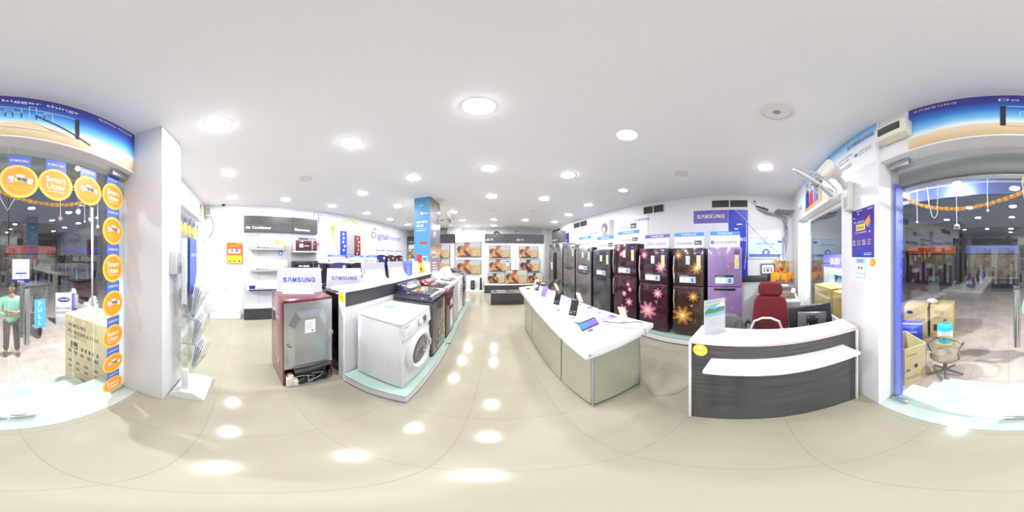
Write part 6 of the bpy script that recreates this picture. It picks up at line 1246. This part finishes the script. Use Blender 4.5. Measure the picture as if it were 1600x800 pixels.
# stool chair with water can
t=thing('office_chair','worn brown swivel chair with armrests standing on the street by the steps','chair',(1.0,-2.44,GZ),facing(.2,.98))
WF=noisy('worn_brown_fabric',(.20,.15,.11),(.30,.24,.18),(9,9,9),.85); OM=mat('old_chair_metal',(.10,.085,.075),.4,.5)
MB().lathe([(.0,.44),(.20,.44),(.245,.46),(.25,.49),(.22,.52),(.0,.53)],WF,32).build('seat',t)
MB().cyl((0,0,.12),(0,0,.44),.035,OM,14).build('column',t)
for k in range(5): a=2*pi*k/5+.3; MB().tube([(0,0,.13),(.30*cos(a),.30*sin(a),.03)],[.022,.016],OM,8).build('leg',t)
for s in(-1,1): MB().tube([(s*.18,.0,.46),(s*.28,-.04,.50),(s*.29,-.10,.68),(s*.27,.0,.74),(s*.22,.22,.72)],.013,OM,8).build('armrest',t)
MB().tube([(-.24,.16,.70),(-.12,.24,.72),(.12,.24,.72),(.24,.16,.70)],[.025,.04,.04,.025],WF,10).build('back_pad',t)
t=thing('water_can','cyan and white insulated water can with silver tap behind the swivel chair','water can',(1.20,-2.92,GZ)); 
CYN=mat('can_cyan',(.05,.55,.75),.3)
b=MB(); b.box(-.16,-.16,0,.16,.16,.50,CARD,.01); b.build('stand_box',t)
b=MB(); b.lathe([(.0,.50),(.145,.50),(.15,.53),(.15,.86),(.14,.90),(.12,.915),(0,.92)],CYN,32); b.build('can_body',t)
b=MB(); b.lathe([(.152,.63),(.152,.80)],mat('can_pale',(.70,.85,.88),.35),32); b.build('label_band',t)
MB().cyl((0,0,.915),(0,0,1.0),.035,STEEL,16).build('cap',t)

# standee and motorcycles
t=thing('shop_standee','white standee with blue oval badge and the words EXCLUSIVE SHOW outside on the street','sign',(-2.45,-4.55,GZ),facing(.48,.88))
b=MB(); b.box(-.30,-.03,0,.30,.03,1.12,WHITE,.004); b.build('board',t); b=MB(); b.fr((0,-.031,0)); b.rect(.2,0,.3,1.12,PURPLE,.001); b.ell(-.04,.90,.20,.09,NAVY,.001); wordmark(b,-.04,.88,.05,.3,WINK,.002); b.txt('EXCLUSIVE',-.05,.56,.10,KINK,.001,.46,'c',.02); b.txt('SHOWROOM',-.05,.40,.10,KINK,.001,.46,'c',.02); b.build('board_print',t)
def motorbike(x,y,rz,col,label):
    t=thing('scooter',label,'motorcycle',(x,y,GZ),rz,'parked two-wheelers'); TY=mat('tyre_rubber',(.015,.015,.015),.7)
    for xx,nm in((-.62,'front_wheel'),(.60,'rear_wheel')):
        b=MB(); b.tube([(xx+.24*cos(a*pi/12),0,.27+.24*sin(a*pi/12)) for a in range(24)],.045,TY,8,True); w_=b.build(nm,t)
        b=MB(); b.cyl((xx,-.04,.27),(xx,.04,.27),.10,STEEL,16); [b.tube([(xx,0,.27),(xx+.21*cos(a*pi/3),0,.27+.21*sin(a*pi/3))],.01,STEEL,6) for a in range(6)]; b.build('hub',w_)
    b=MB(); b.tube([(-.62+.29*cos(a),0,.27+.29*sin(a)) for a in [pi*.15*k for k in range(1,7)]],[.03,.055,.065,.065,.055,.03],col,10); b.build('mudguard',t)
    b=MB(); [b.tube([(-.62,s*.07,.27),(-.45,s*.07,.80)],.018,STEEL,8) for s in(-1,1)]; b.build('fork',t)
    b=MB(); b.ball((-.46,0,.86),.15,col,14,(.9,.95,1.25)); b.hull([(-.50,-.12,.45),(-.36,-.17,.40),(-.36,.17,.40),(-.50,.12,.45)],[(-.46,-.10,.80),(-.34,-.14,.80),(-.34,.14,.80),(-.46,.10,.80)],col); b.build('front_cowl',t)
    b=MB(); b.ball((-.585,0,.88),.075,mat('headlamp_glass',(.8,.82,.85),.05,coat=1),14,(.5,1.1,1)); b.build('headlamp',t)
    b=MB(); b.tube([(-.36,-.34,1.02),(-.42,-.12,.98),(-.42,.12,.98),(-.36,.34,1.02)],.014,BLACK,8); b.build('handlebar',t)
    for s in(-1,1): b=MB(); b.tube([(-.40,s*.2,1.0),(-.40,s*.26,1.16)],.006,BLACK,6); b.ball((-.39,s*.27,1.2),.055,BLACK,10,(.3,1.2,.8)); b.build('mirror',t)
    b=MB(); b.hull([(-.34,-.12,.30),(.50,-.13,.30),(.50,.13,.30),(-.34,.12,.30)],[(-.32,-.10,.46),(.55,-.15,.60),(.55,.15,.60),(-.32,.10,.46)],col); b.ball((.45,0,.55),.2,col,14,(1.7,.85,.75)); b.build('body',t)
    b=MB(); b.ball((.22,0,.74),.16,BLACK,14,(2.4,.85,.42)); b.build('saddle',t)
    b=MB(); b.tube([(.15,-.14,.25),(.5,-.17,.30),(.75,-.17,.36)],[.02,.04,.045],CHROME,10); b.build('exhaust',t)
motorbike(-1.62,-4.75,radians(75),mat('black_paint',(.02,.02,.025),.15,coat=.8),'black motorcycle parked outside behind the PULL sign')
motorbike(-3.35,-4.95,radians(100),mat('white_paint',(.75,.76,.78),.2,coat=.6),'white scooter parked outside beside the standee, left one')
motorbike(-3.55,-3.75,radians(150),MATS['white_paint'],'white scooter parked outside behind the refrigerator carton')

# far side of the street
for i,(x,w,h,c) in enumerate(((-8,4.4,4.2,(.05,.05,.07)),(-3.4,4.4,4.8,(.07,.06,.06)),(1.2,4.4,4.4,(.05,.055,.07)),(6,4.8,4.9,(.06,.05,.05)))):
    t=thing('shop_building','dark market building across the street, %s'%['farthest left beyond the scooters','with lit stall opposite the left door','opposite the right door leaf','farthest right beyond the cartons'][i],'building',(x,-11.5,GZ),pi,'buildings across the street')
    MB().box(-w/2,0,0,w/2,2,h,noisy('dark_plaster_%s'%['a','b','c','d'][i],c,tuple(k*.7 for k in c),(2,2,2),.8)).build('facade',t)
    b=MB(); b.box(-w/2+.3,-.06,2.5,w/2-.3,0,3.1,[DBLUE,RED,MBLUE,DORG][i]); b.fr((0,-.061,0)); b.build('fascia',t)
    b=MB(); b.box(-w/2+.4,-.01,.3,w/2-.4,0,2.4,mat('shop_interior_glow',(.12,.09,.06),.5,emit=.45)); b.build('lit_opening',t)
    b=MB(); 
    for k in range(16):
        xx=-w/2+.5+k*(w-1)/16; b.box(xx,-.10,.3,xx+(w-1)/16*.8,-.02,random.uniform(.7,1.9),[NAVY,BROWN,DGREY,BLACKM,GREY][k%5])
    b.build('stall_goods',t)

# ================================================================ PERSON OUTSIDE
def skin_obj(name,parent,verts,edges,rad,m,sub=2):
    me=bpy.data.meshes.new(name); me.from_pydata(verts,edges,[]); o=bpy.data.objects.new(name,me); C.objects.link(o); o.parent=parent; me.materials.append(m)
    md=o.modifiers.new('skin','SKIN'); md.use_smooth_shade=True
    for i,v in enumerate(me.skin_vertices[0].data):
        r=rad[i]; v.radius=(r,r) if not isinstance(r,tuple) else r; v.use_root=(i==0)
    s=o.modifiers.new('sub','SUBSURF'); s.levels=s.render_levels=sub; return o
t=thing('person','man in a mint green shirt and dark trousers standing with crossed arms outside','person',(-.56,-3.36,GZ),facing(.12,1))
SKN=mat('brown_skin',(.32,.17,.10),.55); MINT=noisy('mint_shirt',(.33,.66,.50),(.28,.60,.44),(6,6,6),.75); TRO=mat('charcoal_trousers',(.05,.05,.055),.8)
SH=1.0
V=[(0,0,.92),(0,0,1.08),(0,0,1.26),(0,.0,1.40),(0,0,1.46),(0,-.005,1.53),
   (.10,0,.88),(.10,.0,.50),(.115,.0,.10),(.125,-.12,.035),(-.10,0,.88),(-.10,.0,.50),(-.115,.0,.10),(-.125,-.12,.035),
   (.19,.0,1.38),(.25,-.04,1.12),(.06,-.19,1.14),(-.10,-.20,1.18),
   (-.19,.0,1.38),(-.25,-.04,1.12),(-.06,-.22,1.10),(.12,-.19,1.13)]
E_=[(0,1),(1,2),(2,3),(3,4),(4,5),(0,6),(6,7),(7,8),(8,9),(0,10),(10,11),(11,12),(12,13),(3,14),(14,15),(15,16),(16,17),(3,18),(18,19),(19,20),(20,21)]
Rr=[(.13,.10),(.13,.095),(.15,.10),(.13,.085),.064,.056,.085,.058,.038,.032,.085,.058,.038,.032,.052,.042,.032,.022,.052,.042,.032,.022]
skin_obj('body',t,V,E_,Rr,SKN)
# shirt: torso and sleeves to the forearm
ids=[0,1,2,3,14,15,18,19]; 
Vs=[(0,0,.80),(0,0,1.06),(0,0,1.27),(0,0,1.40),(.195,0,1.375),(.255,-.04,1.12),(.12,-.165,1.135),(-.195,0,1.375),(-.255,-.04,1.12),(-.12,-.195,1.11),(0,.005,1.485)]
skin_obj('shirt',t,Vs,[(3,10),(0,1),(1,2),(2,3),(3,4),(4,5),(5,6),(3,7),(7,8),(8,9)],[(.175,.13),(.168,.128),(.185,.13),(.165,.105),.072,.062,.05,.072,.062,.05,.078],MINT)
skin_obj('trousers',t,[(0,0,1.0),(.10,0,.84),(.105,0,.50),(.118,.0,.09),(-.10,0,.84),(-.105,0,.50),(-.118,.0,.09)],[(0,1),(1,2),(2,3),(0,4),(4,5),(5,6)],[(.155,.115),.098,.075,.065,.098,.075,.065],TRO)
for s in(-1,1):
    b=MB(); b.ball((s*.13,-.08,.04),.06,mat('brown_sandal',(.12,.05,.03),.5),14,(.8,2.1,.65)); b.build('shoe',t)
# head with face
b=MB()
n=24; vs=[];fs=[]
H0=1.635; prof=[]
for i in range(17):
    th=pi*i/16
    for k in range(n):
        a=2*pi*k/n; x=.075*sin(th)*cos(a); y=.092*sin(th)*sin(a); z=.118*cos(th)
        if z<0: f=1-.28*(-z/.118)**1.5; x*=f; y*=(f if y>0 else 1-.10*(-z/.118))
        if y<0 and abs(x)<.016 and -.045<z<.012: y-=.022*(1-abs(x)/.016)*(1-(z+.045)/.06 if z>-.045 else 0)+.004
        if y<0 and .02<abs(x)<.045 and .0<z<.03: y+=.008
        vs.append((x,y,z+H0))
for i in range(16):
    for k in range(n): fs.append((i*n+k,(i+1)*n+k,(i+1)*n+(k+1)%n,i*n+(k+1)%n))
b.add(vs,fs,SKN); [b.ball((s*.076,.005,H0-.01),.022,SKN,10,(.4,.8,1.2)) for s in(-1,1)]; b.ball((0,-.098,H0-.022),.013,SKN,10,(1,1,1.5)); b.build('head',t)
hd=MB(); [hd.ball((s*.030,-.081,H0+.012),.011,WINK,10,(1.3,.5,.7)) for s in(-1,1)]; [hd.ball((s*.030,-.087,H0+.012),.0055,KINK,8) for s in(-1,1)]; [hd.tube([(s*.015,-.088,H0+.035),(s*.048,-.078,H0+.036)],.004,KINK,6) for s in(-1,1)]
hd.tube([(-.024,-.088,H0-.052),(0,-.094,H0-.054),(.024,-.088,H0-.052)],.0045,mat('lip',(.25,.09,.07),.5),6); hd.build('face',t)
hr=MB(); vs=[];fs=[]
for i in range(9):
    th=pi*.56*i/8
    for k in range(n):
        a=2*pi*k/n; front=max(0,-sin(a)); zc=cos(th*(1-.36*front)); s_=sin(th*(1-.36*front)); vs.append((.081*s_*cos(a),.099*s_*sin(a)+.004,.126*zc+H0+.003))
for i in range(8):
    for k in range(n): fs.append((i*n+k,(i+1)*n+k,(i+1)*n+(k+1)%n,i*n+(k+1)%n))
hr.add(vs,fs,mat('black_hair',(.012,.010,.010),.6)); hr.build('hair',t)
# hands tucked on the crossed arms: palm and five fingers each
def hand(name,base,dirv,up,s):
    d=Vector(dirv).normalized(); u=Vector(up).normalized(); q=d.cross(u)*s
    P_=lambda a,b_,c: tuple(Vector(base)+d*a+q*b_+u*c)
    Vh=[P_(0,0,0),P_(.045,0,0)]; Eh=[(0,1)]; Rh=[(.026,.016),(.034,.015)]
    for k,(off,L) in enumerate(((-.028,.062),(-.010,.072),(.010,.068),(.027,.054))):
        i=len(Vh); Vh+=[P_(.075,off,0),P_(.075+L*.5,off*1.15,-.006),P_(.075+L,off*1.2,-.022)]; Eh+=[(1,i),(i,i+1),(i+1,i+2)]; Rh+=[.0095,.0085,.007]
    i=len(Vh); Vh+=[P_(.03,-.040,-.005),P_(.062,-.055,-.01)]; Eh+=[(0,i),(i,i+1)]; Rh+=[.011,.009]
    skin_obj(name,t,Vh,Eh,Rh,SKN)
hand('hand',(-.10,-.215,1.18),(-1,.25,.25),(0,-1,0),1)
hand('hand',(.12,-.20,1.13),(1,.25,.15),(0,-1,0),-1)

# ================================================================ printed artwork belongs to the sheet it is printed on
PRINTS={'lettering','board_print','poster_print','panel_print','carton_print','front_print','side_print','print','people_print','person_print','phone_artwork','flower_print','badge_print','advert_print','top_print','front_stickers','panel_joints','panel_slots','socket_holes','status_lights','leaf_ring','fridge_print','seam_lines','drivers','speaker_grille','window','red_marks','drum_dots','clock_face','face','control_print','side_label','picture'}
def absorb(src,dst):
    a,b_=dst.data,src.data
    if a.users>1: return
    v=[p.co[:] for p in a.vertices]+[p.co[:] for p in b_.vertices]; n0=len(a.vertices)
    f=[tuple(p.vertices) for p in a.polygons]+[tuple(k+n0 for k in p.vertices) for p in b_.polygons]
    ms=list(a.materials); remap=[]
    for m in b_.materials:
        if m not in ms: ms.append(m)
        remap.append(ms.index(m))
    mi=[p.material_index for p in a.polygons]+[remap[p.material_index] for p in b_.polygons]
    me=bpy.data.meshes.new(a.name); me.from_pydata(v,[],f)
    for m in ms: me.materials.append(m)
    me.polygons.foreach_set('material_index',mi); me.polygons.foreach_set('use_smooth',[True]*len(f)); me.set_sharp_from_angle(angle=radians(35)); me.update()
    dst.data=me; bpy.data.objects.remove(src)
def bb(o):
    c=[Vector(k) for k in o.bound_box]; return [min(p[i] for p in c) for i in range(3)],[max(p[i] for p in c) for i in range(3)]
for o in [o for o in C.objects if o.type=='MESH' and o.name.split('.')[0] in PRINTS and o.parent]:
    if o.parent.type=='MESH': absorb(o,o.parent); continue
    sib=[q for q in o.parent.children if q is not o and q.type=='MESH' and not q.modifiers and q.name.split('.')[0] not in PRINTS]
    if not sib: continue
    l0,h0=bb(o); cc=[(l0[i]+h0[i])/2 for i in range(3)]
    def dist(q):
        l,h=bb(q); return sum(max(l[i]-cc[i],0,cc[i]-h[i])**2 for i in range(3)), (h[0]-l[0])*(h[1]-l[1]+.01)*(h[2]-l[2])
    absorb(o,min(sib,key=dist))
bpy.context.view_layer.update()
